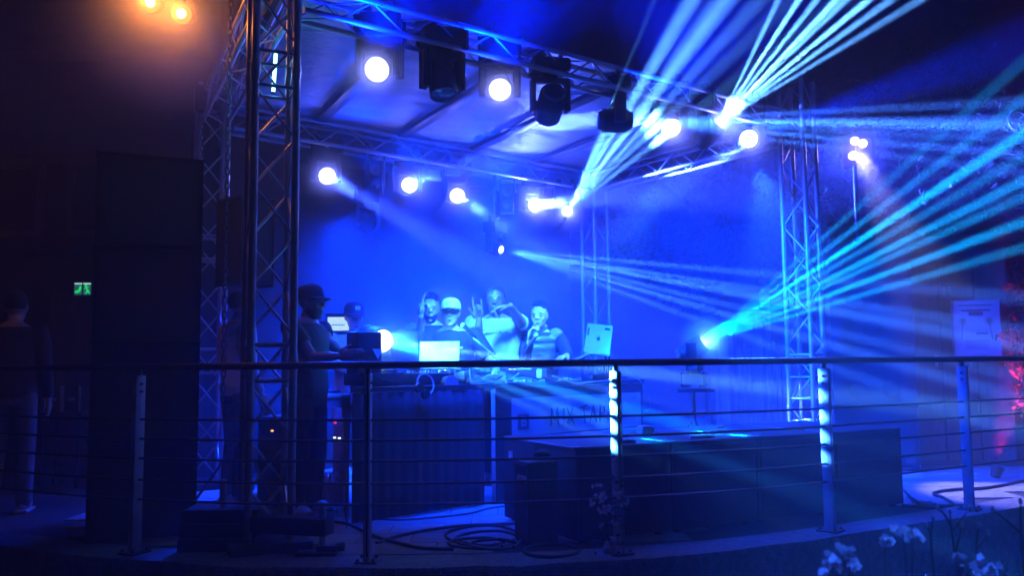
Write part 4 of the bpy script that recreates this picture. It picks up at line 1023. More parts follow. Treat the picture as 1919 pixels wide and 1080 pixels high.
def person(label, px, d, H, face=(0, -1, 0), look=None, lean=(0, 0, 0), skin='skin_light', shirt='tee_black', sleeve=.5, trousers='trousers',
           armL=None, armR=None, handL=None, handR=None, wide=1.0, belly=0.0, hair='short', cap=None, glasses=False, beard=False, vest=None, legs=True, base=None, neckline=0.0):
    """armX: (elbow, wrist) world points; handX: (direction, palm, curls)."""
    g = P(px, 650, d) if base is None else V(base); g = V((g.x, g.y, 0))
    s = H / 1.78
    f = V(face); f.z = 0; f.normalize(); rt = f.cross(Z)                       # rt = the person's right
    t = thing('person', label, 'person', g)
    lean = V(lean)
    def pt(x, y, z): return g + rt * (x * s) + f * (y * s) + Z * (z * s) + lean * max(0, (z - .95) / .6)
    sk = MB()
    tor = [((0, .0, .86), .150, .105), ((0, .0, .95), .170, .118), ((0, .01 + belly * .3, 1.08), .150 + belly * .3, .108 + belly * .7), ((0, .01 + belly * .2, 1.20), .158 + belly * .2, .112 + belly * .5), ((0, .0, 1.32), .178, .118), ((0, -.01, 1.40), .176, .100), ((0, -.015, 1.455), .125, .080), ((0, -.012, 1.495), .066, .062)]
    def torso(m, k, z0=0, z1=99, dx=0.0):
        loft(m, [(pt(*c), (rx * wide + k) * s, (ry * (.6 + .4 * wide) + k) * s) for c, rx, ry in tor if z0 <= c[2] <= z1], rt, f, 22)
    torso(sk, 0)
    shR, shL = pt(.185 * wide, -.012, 1.415), pt(-.185 * wide, -.012, 1.415)
    hc = pt(0, .032, 1.612)                                                    # head centre
    limb(sk, [pt(0, -.012, 1.44), pt(0, .0, 1.50), hc - Z * .05 * s], [.062 * s * (.5 + .5 * wide), .056 * s * (.5 + .5 * wide), .056 * s * (.5 + .5 * wide)])
    # head
    lk = V(look).normalized() if look is not None else f.copy()
    hr = lk.cross(Z).normalized(); hu = hr.cross(lk).normalized()
    hs = s; s_body = s
    def hp(x, y, z): return hc + hr * (x * s * 1.10) + lk * (y * s * 1.04) + hu * (z * s * 1.05)
    sk.ball(hp(0, -.012, .035), .1 * s, (hr, lk, hu), (.83, 1.0, .96), 20, 14)
    rows = [((0, .028, -.118), .022, .020), ((0, .026, -.108), .036, .038), ((0, .018, -.085), .050, .060), ((0, .012, -.055), .059, .074), ((0, .008, -.02), .066, .086), ((0, .004, .02), .071, .092)]
    loft(sk, [(hp(*c), rx * s * 1.09 * (.7 + .3 * wide), ry * s * 1.03) for c, rx, ry in rows], hr, lk, 20)
    # nose, brow, lips, chin, cheeks, ears
    sk.skin([sk.ring(hp(0, y, z), hr, hu, rx * s, rz * s, 8) for y, z, rx, rz in ((.07, -.012, .019, .036), (.098, -.020, .016, .019), (.112, -.026, .011, .009))])
    for k in (-1, 1):
        sk.ball(hp(.012 * k, .096, -.028), .0105 * s, (hr, lk, hu), (1, 1, .8), 8, 6)
        sk.ball(hp(.028 * k, .074, .024), .02 * s, (hr, lk, hu), (1.3, .75, .42), 10, 6)
        sk.ball(hp(.040 * k, .058, -.030), .024 * s, (hr, lk, hu), (.9, .8, .9), 10, 6)
        sk.ball(hp(.074 * k, -.008, -.005), .030 * s, (hr, lk, hu), (.22, .62, 1.0), 10, 8)
    sk.ball(hp(0, .084, -.062), .019 * s, (hr, lk, hu), (1.25, .55, .30), 10, 6)
    sk.ball(hp(0, .081, -.073), .017 * s, (hr, lk, hu), (1.1, .55, .34), 10, 6)
    sk.ball(hp(0, .064, -.106), .023 * s, (hr, lk, hu), (1.0, .8, .7), 10, 6)
    # arms
    for side, sh, arm, hd in ((1, shR, armR, handR), (-1, shL, armL, handL)):
        if arm is None: el, wr = sh + rt * (.05 * side * s) - Z * .29 * s, sh + rt * (.06 * side * s) + f * .10 * s - Z * .53 * s
        else: el, wr = V(arm[0]), V(arm[1])
        limb(sk, [sh, sh.lerp(el, .4), el, el.lerp(wr, .3), wr], [.062 * s * wide, .053 * s * wide, .041 * s * wide, .042 * s * wide, .028 * s])
        hd = hd or ((wr - el).normalized(), -rt * side, (.25, .28, .3, .33))
        hand(sk, wr, hd[0], hd[1], hd[2], s * 1.14, side=hd[3] if len(hd) > 3 else 1)
        if side == 1: elR, wrR = el, wr
        else: elL, wrL = el, wr
    # legs
    hips = [(pt(.085 * k, 0, .90), pt(.105 * k, .02, .49), pt(.115 * k, -.02, .09), pt(.125 * k, .13, .035)) for k in (1, -1)]
    for hp_, kn, an, to in hips:
        limb(sk, [hp_, kn, kn.lerp(an, .35), an], [.088 * s, .056 * s, .052 * s, .036 * s])
        limb(sk, [an - Z * .045 * s, an + (to - an) * .6 - Z * .03 * s, to], [.036 * s, .034 * s, .028 * s])
    body = link(remeshed(sk, 'body', .0075 if legs else .0065), 'body', skin, t)
    # shirt
    sm = MB(); torso(sm, .014, .80, 1.47)
    if neckline: limb(sm, [pt(0, -.014, 1.46), pt(0, -.008, 1.50)], [.072 * s, .066 * s])
    for side, sh, el, wr in ((1, shR, elR, wrR), (-1, shL, elL, wrL)):
        k = .060 * s * wide + .010 * s
        if sleeve <= 1:
            e = sh.lerp(el, max(.15, sleeve)); sm.ball(sh, k); sm.cyl(sh, e, k, .056 * s * wide + .012 * s, 16)
        else:
            e = el.lerp(wr, sleeve - 1); limb(sm, [sh, sh.lerp(el, .5), el], [k, .062 * s * wide + .01 * s, .056 * s * wide]); sm.cyl(el, e, .056 * s * wide, .042 * s, 16)
    sh_o = link(remeshed(sm, 'shirt', .011, 3), 'shirt', shirt, t)
    if vest:
        vm = MB(); torso(vm, .030, .84, 1.45)
        for k in range(7):
            z = .90 + k * .08; vm.skin([vm.ring(pt(0, .0, z + dz), rt, f, (.172 * wide + kk) * s, (.118 + kk) * s, 22) for dz, kk in ((-.036, .012), (-.018, .034), (.018, .034), (.036, .012))])
        for sd in (shR, shL): vm.ball(sd + (pt(0, 0, 1.4) - sd) * .1, .085 * s)
        vm.cyl(pt(0, -.012, 1.43), pt(0, -.004, 1.525), .082 * s, .078 * s, 18)
        link(remeshed(vm, 'vest', .010, 2), 'quilted_vest', vest, t)
    tm = MB()
    for hp_, kn, an, to in hips: limb(tm, [hp_, kn, an], [.103 * s, .076 * s, .064 * s])
    loft(tm, [(pt(0, 0, .82), .178 * s, .122 * s), (pt(0, 0, .98), .178 * s * wide, .124 * s)], rt, f)
    link(remeshed(tm, 'trousers', .014, 3), 'trousers', trousers, t)
    for hp_, kn, an, to in hips:
        q = MB(); ff = (to - an); ff.z = 0; ff.normalize()
        q.ball(an + ff * .05 * s - Z * .035 * s, .055 * s, (ff.cross(Z), ff, Z), (.85, 2.0, .9)); q.box(an + ff * .055 * s - Z * .082 * s, (.045 * s, .125 * s, .012 * s), (ff.cross(Z), ff, Z), .008)
        q.build('shoe', 'shoe', t)
    # eyes, brows, lips
    for k in (-1, 1):
        q = MB(); q.ball(hp(.030 * k, .0835, -.003), .0105 * s, (hr, lk, hu), (1.15, .5, .62), 10, 6); q.build('eye', 'eye', t)
        q = MB(); q.ball(hp(.030 * k, .0925, .021), .010 * s, (hr, lk, hu), (1.9, .5, .32), 10, 6); q.build('eyebrow', 'hair', t)
    q = MB(); q.ball(hp(0, .0925, -.064), .0095 * s, (hr, lk, hu), (2.1, .5, .35), 10, 6); q.ball(hp(0, .0895, -.073), .0095 * s, (hr, lk, hu), (1.8, .5, .42), 10, 6); q.build('mouth', 'lip', t)
    # hair
    if hair == 'short' or hair == 'curly':
        q = MB(); q.ball(hp(0, -.022, .045), .1 * s, (hr, lk, hu), (.885, 1.03, .98), 22, 14)
        bm = q.b
        cut = [w for w in bm.verts if (w.co - hc).dot(hu) < .028 * s + .55 * max(0, (w.co - hc).dot(lk)) - (.05 * s if (w.co - hc).dot(lk) < -.02 * s else 0)]
        bmesh.ops.delete(bm, geom=cut, context='VERTS')
        if hair == 'curly':
            rr = random.Random(5)
            for i in range(90):
                a, b = rr.uniform(0, 6.28), rr.uniform(.15, 1.25)
                dv = hr * (math.cos(a) * math.sin(b) * .8) + lk * (math.sin(a) * math.sin(b)) + hu * math.cos(b)
                if b > .95 and dv.dot(lk) > .2: continue
                q.ball(hp(0, -.015, .05) + dv * .1 * s, rr.uniform(.012, .021) * s, u=7, v=5)
        q.build('hair', 'hair', t)
    if beard:
        q = MB(); rows2 = [((0, .028, -.123), .026, .024), ((0, .028, -.11), .041, .042), ((0, .019, -.085), .0525, .0635), ((0, .010, -.055), .0605, .073)]
        loft(q, [(hp(*c), rx * s * 1.12 * (.7 + .3 * wide), ry * s * 1.05) for c, rx, ry in rows2], hr, lk, 20); q.build('beard', 'hair', t)
    if cap:
        q = MB(); cu = hp(0, -.010, .055)
        q.skin([q.ring(cu + hu * (z * s), hr, lk, rx * s * 1.07, ry * s * 1.03, 24) for z, rx, ry in ((-.03, .084, .107), (.015, .085, .108), (.05, .078, .099), (.075, .058, .074), (.088, .03, .038), (.090, .005, .006))])
        co = q.build('cap', cap[0], t)
        q = MB(); ringa = []
        for i in range(13):
            a = R(-72 + 144 * i / 12); b0 = cu + hu * (-.022 * s) + hr * (math.sin(a) * .089 * s) + lk * (math.cos(a) * .107 * s)
            b1 = cu + hu * ((-.040 - .010 * math.sin(a) ** 2) * s) + hr * (math.sin(a) * .078 * s) + lk * ((math.cos(a) * .104 + .066 * math.cos(a) ** .5 if math.cos(a) > 0 else 0) * s)
            ringa.append((b0, b1))
        for (p0, p1), (p2, p3) in zip(ringa, ringa[1:]):
            q.poly([p0, p2, p3, p1])
        ob = q.build('cap_brim', cap[1], co); md = ob.modifiers.new('th', 'SOLIDIFY'); md.thickness = .005
        if cap[2]:
            q = MB(); q.box(cu + hu * .032 * s + lk * .104 * s, (cap[2][0] * s, .0025 * s, cap[2][1] * s), (hr, (lk * 1.0 + hu * .25).normalized(), (hu - lk * .25).normalized()), .002); q.build('cap_badge', cap[3], co)
    if glasses:
        q = MB()
        for k in (-1, 1):
            q.tube([hp(.032 * k + .023 * math.cos(w), .106, -.004 + .018 * math.sin(w)) for w in [R(24 * i) for i in range(16)]], .0028 * s, 6)
            q.cyl(hp(.056 * k, .104, 0), hp(.074 * k, .0, .004), .0025 * s, n=6)
        q.cyl(hp(-.010, .107, -.002), hp(.010, .107, -.002), .0028 * s, n=6); gl = q.build('glasses', 'black', t)
    return t, dict(pt=pt, hp=hp, rt=rt, f=f, hc=hc, hr=hr, lk=lk, hu=hu, s=s)

# man with a white cap and glasses
cw = person('man in a white cap and glasses and a black T-shirt with a white chest mark', 846, 7.55, 1.70, face=(-.08, -1, 0), look=(-.05, -1, .10), skin='skin_light', shirt='tee_black', sleeve=.62, wide=1.12, belly=.05, hair=None, cap=('white', 'trousers', (.022, .008), 'zinc'), glasses=True, neckline=1,
            armL=(P(935, 700, 7.35), P(905, 715, 7.0)), armR=(P(775, 700, 7.35), P(800, 716, 7.0)))
t, q = cw
m = MB(); c = P(863, 636, 7.55) ; c = q['pt'](-.085, .145, 1.30); m.box(c, (.034, .004, .006), (q['rt'], q['f'], (Z + q['rt'] * -.35).normalized()), .002); m.build('chest_mark', 'white', t)
# tall man in a light T-shirt with lettering
d = 8.1
tm_, q = person('tall man in a light lettered T-shirt, one hand raised, other arm across', 936, d, 1.86, face=(-.02, -1, 0), look=(-.06, -1, .06), lean=(-.03, -.02, 0), skin='skin_brown', shirt='tee_light', sleeve=.62, wide=1.16, belly=.07, hair='short',
            armR=(P(893, 652, d - .42), P(898, 600, d - .50)), handR=((-.10, -.05, 1), (.2, -1, 0), (.05, 1.35, 1.35, .02), -1),
            armL=(P(974, 604, d - .20), P(957, 574, d - .42)), handL=((-.95, -.2, -.12), (-.1, .0, -1), (.25, .9, .95, 1.0), 1))
c = q['pt'](-.0, .158, 1.345)
link(text_mesh('CRKTPOW', .062, P(932, 602, d) * 0 + c, q['rt'] * -1, (Z + q['f'] * .18).normalized(), .0006, shear=.2, bold=.004), 'shirt_lettering', 'white', tm_)
m = MB(); m.tube([q['pt'](.075 * math.sin(R(a)), -.01 + .085 * math.cos(R(a)), 1.475 - .045 * (math.cos(R(a)) + 1)) for a in range(-170, 171, 20)], .0045, 6); m.build('neck_chain', 'gold', tm_)
# man half hidden behind a raised hand
d = 8.25
person('man in dark clothes half hidden behind his raised horned hand', 808, d, 1.80, face=(0, -1, 0), look=(.05, -1, -.05), skin='skin_light', shirt='tee_black', sleeve=.5, hair='curly', beard=True,
       armR=(P(786, 640, d - .62), P(789, 594, d - .78)), handR=((.34, -.1, 1), (.7, -.7, 0), (.03, 1.3, 1.3, .15), -1))
# young man with a quilted vest and a microphone
d = 8.2
_, q = person('young curly haired man in a quilted vest leaning in with a microphone', 1008, d, 1.70, face=(-.25, -1, 0), look=(-.30, -1, .02), lean=(.02, -.10, 0), skin='skin_light', shirt='tee_black', sleeve=1.9, vest='vest', hair='curly', wide=.97,
       armR=(P(985, 676, d - .30), P(993, 640, d - .42)), handR=((.05, -.1, 1), (.9, -.3, .1), (.9, .95, 1.0, 1.0), -1),
       armL=(P(1064, 664, d - .22), P(1062, 668, d - .46)), handL=((-.6, -.75, -.15), (0, 0, -1), (.35, .4, .45, .5), 1))
a_ = P(1001, 634, d - .46); b_ = P(990, 650, d - .44)
mt_ = thing('hand_microphone', 'hand microphone held up by the young man in the vest', 'microphone', b_)
m = MB(); dd = (a_ - b_).normalized(); m.ball(a_ + dd * .03, .024); m.build('mic_head', 'zinc', mt_)
m = MB(); m.lathe(b_ - dd * .06, dd, [(0, .012), (.12, .017), (.17, .02)], 12); m.build('mic_body', 'steel', mt_)
# man in profile at the left with a chain
d = 6.45
_, q = person('man in a dark cap in profile with a silver neck chain, left of the booth', 577, d, 1.73, face=(.92, -.38, 0), look=(.95, -.3, .05), skin='skin_brown', shirt='tee_black', sleeve=.55, wide=1.1, hair=None, beard=True, cap=('trousers', 'trousers', None, None),
       armR=(P(586, 672, d - .22), P(632, 668, d - .25)), armL=(P(612, 640, d + .12), P(648, 668, d + .15)))
m = MB(); m.tube([q['pt'](.095 * math.sin(R(a)), .0 + .115 * math.cos(R(a)), 1.455 - .055 * (math.cos(R(a)) + 1)) for a in range(-170, 171, 20)], .008, 6); m.build('neck_chain', 'gold', _)
m = MB(); m.ball(q['hp'](.078, -.004, -.035), .009); m.build('earring', 'gold', _)
# person with black cap and white shirt behind the beam light
d = 7.35
person('person in a black cap with white badge and white shirt behind the beam light', 662, d, 1.66, face=(.35, -1, 0), look=(.55, -1, -.12), skin='skin_light', shirt='hoodie', sleeve=.9, trousers='denim', hair=None, cap=('tee_black', 'tee_black', (.022, .016), 'white'),
       armR=(P(634, 690, d - .1), P(655, 700, d - .3)), armL=(P(700, 690, d - .1), P(690, 705, d - .3)))
# figure in a pale hooded top behind the tower
person('person in a pale hooded top turned away behind the nearest truss tower', 446, 7.2, 1.76, face=(.75, .65, 0), skin='skin_light', shirt='hoodie', sleeve=1.95, trousers='trousers', hair='short', wide=1.1)
# person standing in the dark at the far left
person('person in pale trousers standing in the dark at the far left', 26, 6.75, 1.74, face=(-.3, .9, 0), skin='skin_light', shirt='tee_black', sleeve=1.95, trousers='trousers_mid', hair='short')
# ------------------------------------------------------------------ dark building at the left
lb = thing('corner_building', 'dark building with ledges and small windows at the far left', 'building', (-6.5, 10.5, 0))
m = MB(); m.box((-6.9, 10.6, 2.6), (3.2, .15, 3.2)); m.build('wall', 'wall', lb)
for z, hh, y in ((2.55, .10, 10.3), (3.75, .16, 10.15), (5.0, .1, 10.3)):
    m = MB(); m.box((-6.5, y, z), (2.75, .22, hh), None, .02); m.build('ledge', 'wall', lb)
for x in (-8.3, -7.2, -6.1, -5.0):
    m = MB()
    for k in (-1, 1): m.box((x + .36 * k, 10.41, 3.15), (.035, .05, .42))
    for k in (-1, 1): m.box((x, 10.41, 3.15 + .42 * k), (.39, .05, .035))
    w_ = m.build('window', 'wood', lb); m = MB(); m.box((x, 10.43, 3.15), (.33, .01, .39)); m.build('pane', 'glass', w_)
m = MB(); m.box((-5.1, 10.40, 1.0), (.45, .05, 1.02), None, .01); dr = m.build('door', 'wood', lb); m = MB(); m.cyl((-4.76, 10.33, 1.0), (-4.76, 10.33, 1.12), .015, n=8); m.build('handle', 'zinc', dr)
m = MB(); m.box((-3.98, 10.2, 1.2), (.09, .09, 2.45), None, .01); m.build('drain_pipe', 'steel', lb)
# exit sign
q = P(155, 542, 10.05); f = V((.1, -1, 0)).normalized(); sx = V((f.y, -f.x, 0)) * -1; up = Z
ex = thing('exit_sign', 'small lit green exit sign with an arrow and a running figure', 'exit sign', q)
pw = 15 / FPX * 10.05; ph = 24 / FPX * 10.05
m = MB(); m.box(q - f * .03, (pw * 1.06 + .01, .025, ph / 2 + .012), (sx, f, up), .004); m.build('housing', 'black', ex)
for k in (-1, 1):
    c = q + sx * (k * pw * .53)
    m = MB(); m.box(c, (pw * .45, .003, ph * .46), (sx, f, up)); m.build('panel', 'exit_pale', ex)
    m = MB(); m.box(c + up * ph * .42 + f * .004, (pw * .45, .002, ph * .055), (sx, f, up)); m.build('tube_edge', 'exit_white', ex)
c = q - sx * pw * .53 + f * .005
m = MB(); m.poly([c + sx * a * pw + up * b * ph for a, b in ((-.4, -.14), (-.1, -.12), (.08, .0), (.14, .22), (.34, .26), (.38, -.02), (.22, -.24), (-.1, -.32), (-.4, -.3))], .002, f); m.build('arrow', 'exit_green', ex)
c = q + sx * pw * .53 + f * .005
m = MB(); m.cyl(c + sx * -.12 * pw + up * .27 * ph, c + sx * -.12 * pw + up * .27 * ph + f * .002, pw * .15, n=12)
for a0, b0, a1, b1, r in ((-.2, .16, .06, -.02, .09), (.06, -.02, .2, -.22, .1), (.2, -.22, .34, -.34, .09), (.06, -.04, -.02, -.3, .1), (-.16, .06, -.36, .0, .06), (-.05, .12, .22, .18, .06), (-.02, -.3, -.2, -.36, .07)):
    m.cyl(c + sx * a0 * pw + up * b0 * ph, c + sx * a1 * pw + up * b1 * ph, pw * r, n=6)
m.build('running_figure', 'exit_green', ex)
# flight cases in the dark
for i, (px, d, hh, lab) in enumerate(((112, 8.2, .26, 'left one of two small cases on a dark trolley'), (146, 8.2, .26, 'right one of two small cases on a dark trolley'))):
    q = P(px, 748, d)
    t = thing('flight_case', lab, 'flight case', q, group='small cases at the far left')
    m = MB(); m.box(q, (.075, .12, .12), None, .008); m.build('case', 'cabinet', t)
    for k in (-1, 1):
        m = MB(); m.box(q + V((.075 * k, -.12, 0)), (.008, .008, .125), None, .002); m.build('edge_trim', 'zinc', t)
    m = MB(); m.box(q + V((0, -.123, .0)), (.03, .006, .014), None, .003); m.build('latch', 'zinc', t)
q = P(129, 760, 8.2)
t = thing('case_trolley', 'dark trolley carrying two small cases at the far left', 'trolley', V((q.x, q.y, 0)))
m = MB(); m.box(V((q.x, q.y, P(129, 775, 8.2).z)), (.2, .16, .02)); m.build('deck', 'steel', t)
for k in (-1, 1):
    for j in (-1, 1):
        m = MB(); m.cyl(V((q.x + .17 * k, q.y + .13 * j, .06)), V((q.x + .17 * k, q.y + .13 * j, P(129, 775, 8.2).z)), .012, n=8); m.build('upright', 'steel', t)
        m = MB(); m.cyl(V((q.x + .17 * k - .015, q.y + .13 * j, .045)), V((q.x + .17 * k + .015, q.y + .13 * j, .045)), .045, n=14); m.build('wheel', 'matte', t)

# ------------------------------------------------------------------ kiosk with poster and restroom sign at the right
kx0, kx1 = P(1700, 650, 9.2), P(1893, 650, 9.0)
ku = (kx1 - kx0); ku.z = 0; kw_ = ku.length; ku.normalize(); kn = V((ku.y, -ku.x, 0))
kc = (kx0 + kx1) / 2
kb = thing('kiosk', 'dark kiosk with panelled doors, a poster board and a restroom sign', 'kiosk', V((kc.x, kc.y, 0)))
m = MB(); m.box(V((kc.x, kc.y, 1.15)) - kn * .8, (kw_ / 2, .8, 1.15), (ku, kn, Z), .02); m.build('shell', 'wall', kb)
m = MB(); m.box(V((kc.x, kc.y, 2.35)) - kn * .78, (kw_ / 2 + .08, .9, .05), (ku, kn, Z), .015); m.build('roof', 'steel', kb)
for k in range(3):
    c = V((kc.x, kc.y, 1.08)) + ku * (-kw_ / 2 + kw_ / 3 * (k + .5)) + kn * .012
    m = MB(); m.box(c, (kw_ / 6 - .012, .012, 1.03), (ku, kn, Z), .006); dd = m.build('door_panel', 'wood', kb)
    m = MB(); m.box(c + kn * .02 + ku * (kw_ / 6 - .06), (.012, .012, .06), (ku, kn, Z), .003); m.build('handle', 'zinc', dd)
for k, px in ((0, 1769), (1, 1779)):
    c = P(px, 546, 9.05)
    m = MB(); m.cyl(c + Z * .036, c + Z * .036 + kn * .01, .011, n=10); m.box(c - Z * .002, (.013 if k else .010, .005, .022), (ku, kn, Z), .004); m.box(c - Z * .034 - ku * .004, (.004, .005, .016), (ku, kn, Z)); m.box(c - Z * .034 + ku * .004, (.004, .005, .016), (ku, kn, Z)); m.build('restroom_figure', 'paper', kb)
pc = P(1829, 615, 8.86); hw, hh = 41 / FPX * 8.86, 53 / FPX * 8.86
po = thing('poster_board', 'pale poster with dark palm trees clipped to the kiosk front', 'poster', pc)
m = MB(); m.box(pc, (hw, .012, hh), (ku, kn, Z), .012); m.build('board', 'zinc', po)
m = MB(); m.box(pc + kn * .0135, (hw - .018, .0012, hh - .018), (ku, kn, Z)); m.build('paper_sheet', 'paper', po)
def pq(a, b): return pc + kn * .0155 + ku * (a * hw) + Z * (b * hh)
for sgn in (-1, 1):
    m = MB(); m.tube([pq(.66 * sgn, -.42), pq(.60 * sgn, -.1), pq(.55 * sgn, .22)], .006, 6, .004)
    for i in range(16):
        a = R(22.5 * i); m.tube([pq(.55 * sgn, .24), pq(.55 * sgn + .15 * math.cos(a), .24 + .13 * math.sin(a)), pq(.55 * sgn + .25 * math.cos(a), .22 + .17 * math.sin(a))], .0045, 5, .001)
    m.build('printed_palm', 'print', po)
for a, b, w_, h_ in ((0, .80, .72, .02), (0, .50, .30, .07), (.0, .62, .62, .03), (.22, -.20, .25, .035), (0, -.45, .55, .012), (0, -.52, .5, .012), (0, -.60, .5, .008), (0, -.66, .5, .008), (0, -.73, .45, .008)):
    m = MB(); m.box(pq(a, b), (w_ * hw, .0006, h_ * hh), (ku, kn, Z)); m.build('printed_block', 'print', po)

# ------------------------------------------------------------------ slatted fence and shed roof behind the right side of the stage
f0, f1 = P(1340, 690, 11.6), P(1475, 690, 11.0); fu = (f1 - f0); fu.z = 0; fw = fu.length; fu.normalize(); fn = V((fu.y, -fu.x, 0))
fc = thing('slatted_fence', 'weathered upright slat fence behind the floor beam light', 'fence', V((f0.x, f0.y, 0)), math.atan2(fu.y, fu.x))
ns = 15
for i in range(ns):
    h_ = 1.32 + .05 * math.sin(i * 2.3); c = V((f0.x, f0.y, 0)) + fu * (fw * (i + .5) / ns)
    m = MB(); m.box(c + Z * (h_ / 2), (fw / ns * .36, .011, h_ / 2), (fu, fn, Z), .003); m.build('slat', 'wood', fc)
for z in (.35, 1.05):
    m = MB(); m.box(V((f0.x, f0.y, z)) + fu * fw / 2 - fn * .03, (fw / 2, .016, .04), (fu, fn, Z)); m.build('fence_rail', 'wood', fc)
for px, h_ in ((1362, 1.5), (1425, 1.75)):
    q = P(px, 690, 11.2); m = MB(); m.box(V((q.x, q.y, h_ / 2)), (.06, .06, h_ / 2), (fu, fn, Z), .006); m.build('fence_post', 'wood', fc)
s0 = P(1422, 560, 14.5)
sh = thing('garden_shed', 'dark shed with a steep gable roof behind the right truss tower', 'shed', V((s0.x, s0.y, 0)))
m = MB(); m.box(V((s0.x + .35, s0.y + .6, 1.2)), (1.0, .6, 1.2)); m.build('wall', 'wood', sh)
m = MB(); z0 = 2.3; m.poly([V((s0.x - .45 - .35, s0.y - .1, z0 - .35)), V((s0.x + .05, s0.y - .1, 3.35)), V((s0.x + 1.5, s0.y - .1, 3.30)), V((s0.x + 1.7, s0.y - .1, z0 - .35))], 1.4, V((0, 1, 0))); m.build('roof', 'wall', sh)
m = MB(); m.box(V((s0.x + .05, s0.y - .16, 1.45)), (.075, .05, 1.45), None, .01); m.build('corner_post', 'zinc', sh)

# ------------------------------------------------------------------ trees
def tree(name, label, base, h, crown, seed, nleaf, lsz, leafm='leaf', group='trees behind and beside the stage', trunk_r=.13):
    rr = random.Random(seed); base = V(base)
    t = thing(name, label, 'tree', base, group=group)
    m = MB(); top = V(crown[0]); tips = []
    p = [base + (top - base) * k + V((rr.uniform(-.1, .1), rr.uniform(-.1, .1), 0)) * k for k in (0, .25, .5, .75, 1)]
    m.tube(p, trunk_r, 9, trunk_r * .35)
    for i in range(11):
        k = rr.uniform(.4, .95); q = base.lerp(top, k); a = rr.uniform(0, 6.28)
        e = top + V((math.cos(a) * crown[1][0] * rr.uniform(.4, .9), math.sin(a) * crown[1][1] * rr.uniform(.4, .9), crown[1][2] * rr.uniform(-.5, .7)))
        m.tube([q, q.lerp(e, .5) + V((0, 0, .15)), e], trunk_r * .35, 6, .012); tips.append(e)
    m.build('trunk', 'bark', t)
    bm = bmesh.new()
    cl = []
    for i in range(46):
        while True:
            v = V((rr.uniform(-1, 1), rr.uniform(-1, 1), rr.uniform(-1, 1)))
            if .35 < v.length < 1: break
        cl.append((top + V((v.x * crown[1][0], v.y * crown[1][1], v.z * crown[1][2])), rr.uniform(.25, .6) * min(1, crown[1][0] * 1.2)))
    for i in range(nleaf):
        c, r = cl[rr.randrange(len(cl))]
        v = V((rr.gauss(0, 1), rr.gauss(0, 1), rr.gauss(0, .75))) * r * .55; o = c + v
        n = V((rr.gauss(0, 1), rr.gauss(0, 1) - .3, rr.gauss(0, 1) + .5)).normalized(); ax, ay, _ = frame(n); a = rr.uniform(0, 6.28)
        ax, ay = ax * math.cos(a) + ay * math.sin(a), ay * math.cos(a) - ax * math.sin(a)
        L, w = lsz * rr.uniform(.7, 1.4), lsz * .42
        vv = [bm.verts.new(o + x) for x in (-ax * L, ay * w + n * .01, ax * L - n * .012, -ay * w + n * .01)]
        bm.faces.new(vv)
    me = bpy.data.meshes.new('crown'); bm.to_mesh(me); bm.free()
    return link(me, 'crown', leafm, t, kind='stuff'), t
tree('broadleaf_tree', 'large dark leafy tree whose boughs hang at the right edge of the view', P(2050, 690, 10.6) * 1.0 - Z * 1.1, 6, (P(1815, 375, 10.8), (2.1, 1.6, 1.25)), 1, 9000, .055)
tree('broadleaf_tree', 'leafy tree behind the stage, between the slim tower and the right tower', P(1330, 690, 15.5) - Z * 1.15, 6, (P(1350, 400, 15.5), (2.1, 1.5, 1.9)), 2, 8000, .065)
tree('broadleaf_tree', 'tall leafy tree beyond the right tower, above the lit blinder', P(1620, 690, 16.5) - Z * 1.2, 8, (P(1640, 250, 16.5), (2.6, 1.8, 2.2)), 3, 9000, .07)
tree('broadleaf_tree', 'leafy tree behind the right loudspeaker stack, lit by the lower rays', P(1600, 690, 13.5) - Z * 1.15, 6, (P(1590, 440, 13.6), (1.8, 1.2, 1.0)), 4, 7000, .055)
q = P(1921, 640, 8.3)
tree('red_lit_shrub', 'tall shrub glowing red and pink at the right edge', V((q.x + .12, q.y, 0)), 2, (V((q.x, q.y, 1.2)), (.13, .2, .72)), 5, 2600, .04, group=None, trunk_r=.05)
rp = V((q.x - .2, q.y - 1.1, .12))
rl_ = thing('red_uplight', 'small red uplighter on the ground left of the red shrub', 'uplight', V((q.x - .46, q.y - .20, .0)))
m = MB(); m.lathe(V((q.x - .46, q.y - .20, .05)), V((.5, .1, 1)), [(-.04, .04), (.06, .055), (.06, .045), (.04, .045)], 14); m.build('housing', 'matte', rl_)
m = MB(); m.lathe(V((q.x - .46, q.y - .20, .05)), V((.5, .1, 1)), [(.042, .044), (.046, .001)], 14); m.build('lens', 'led_red', rl_)
lamp('red_flood', 'SPOT', V((q.x - .44, q.y - .16, .16)), 800, (1.0, .012, .13), V((.46, .10, 1.15)), R(34), .7, .04, rl_)
# dim hoop hanging at the right edge
c = P(1908, 228, 8.5)
t = thing('hanging_hoop', 'dim blue ring hanging at the right edge under the boughs', 'hoop', c)
m = MB(); m.tube([c + V((.095 * math.cos(R(15 * i)), .02 * math.sin(R(15 * i)), .115 * math.sin(R(15 * i)))) for i in range(25)], .009, 8); m.build('ring', 'zinc', t)
m = MB(); m.cyl(c + Z * .115, c + Z * .9, .002, n=5); m.build('cord', 'cable', t)

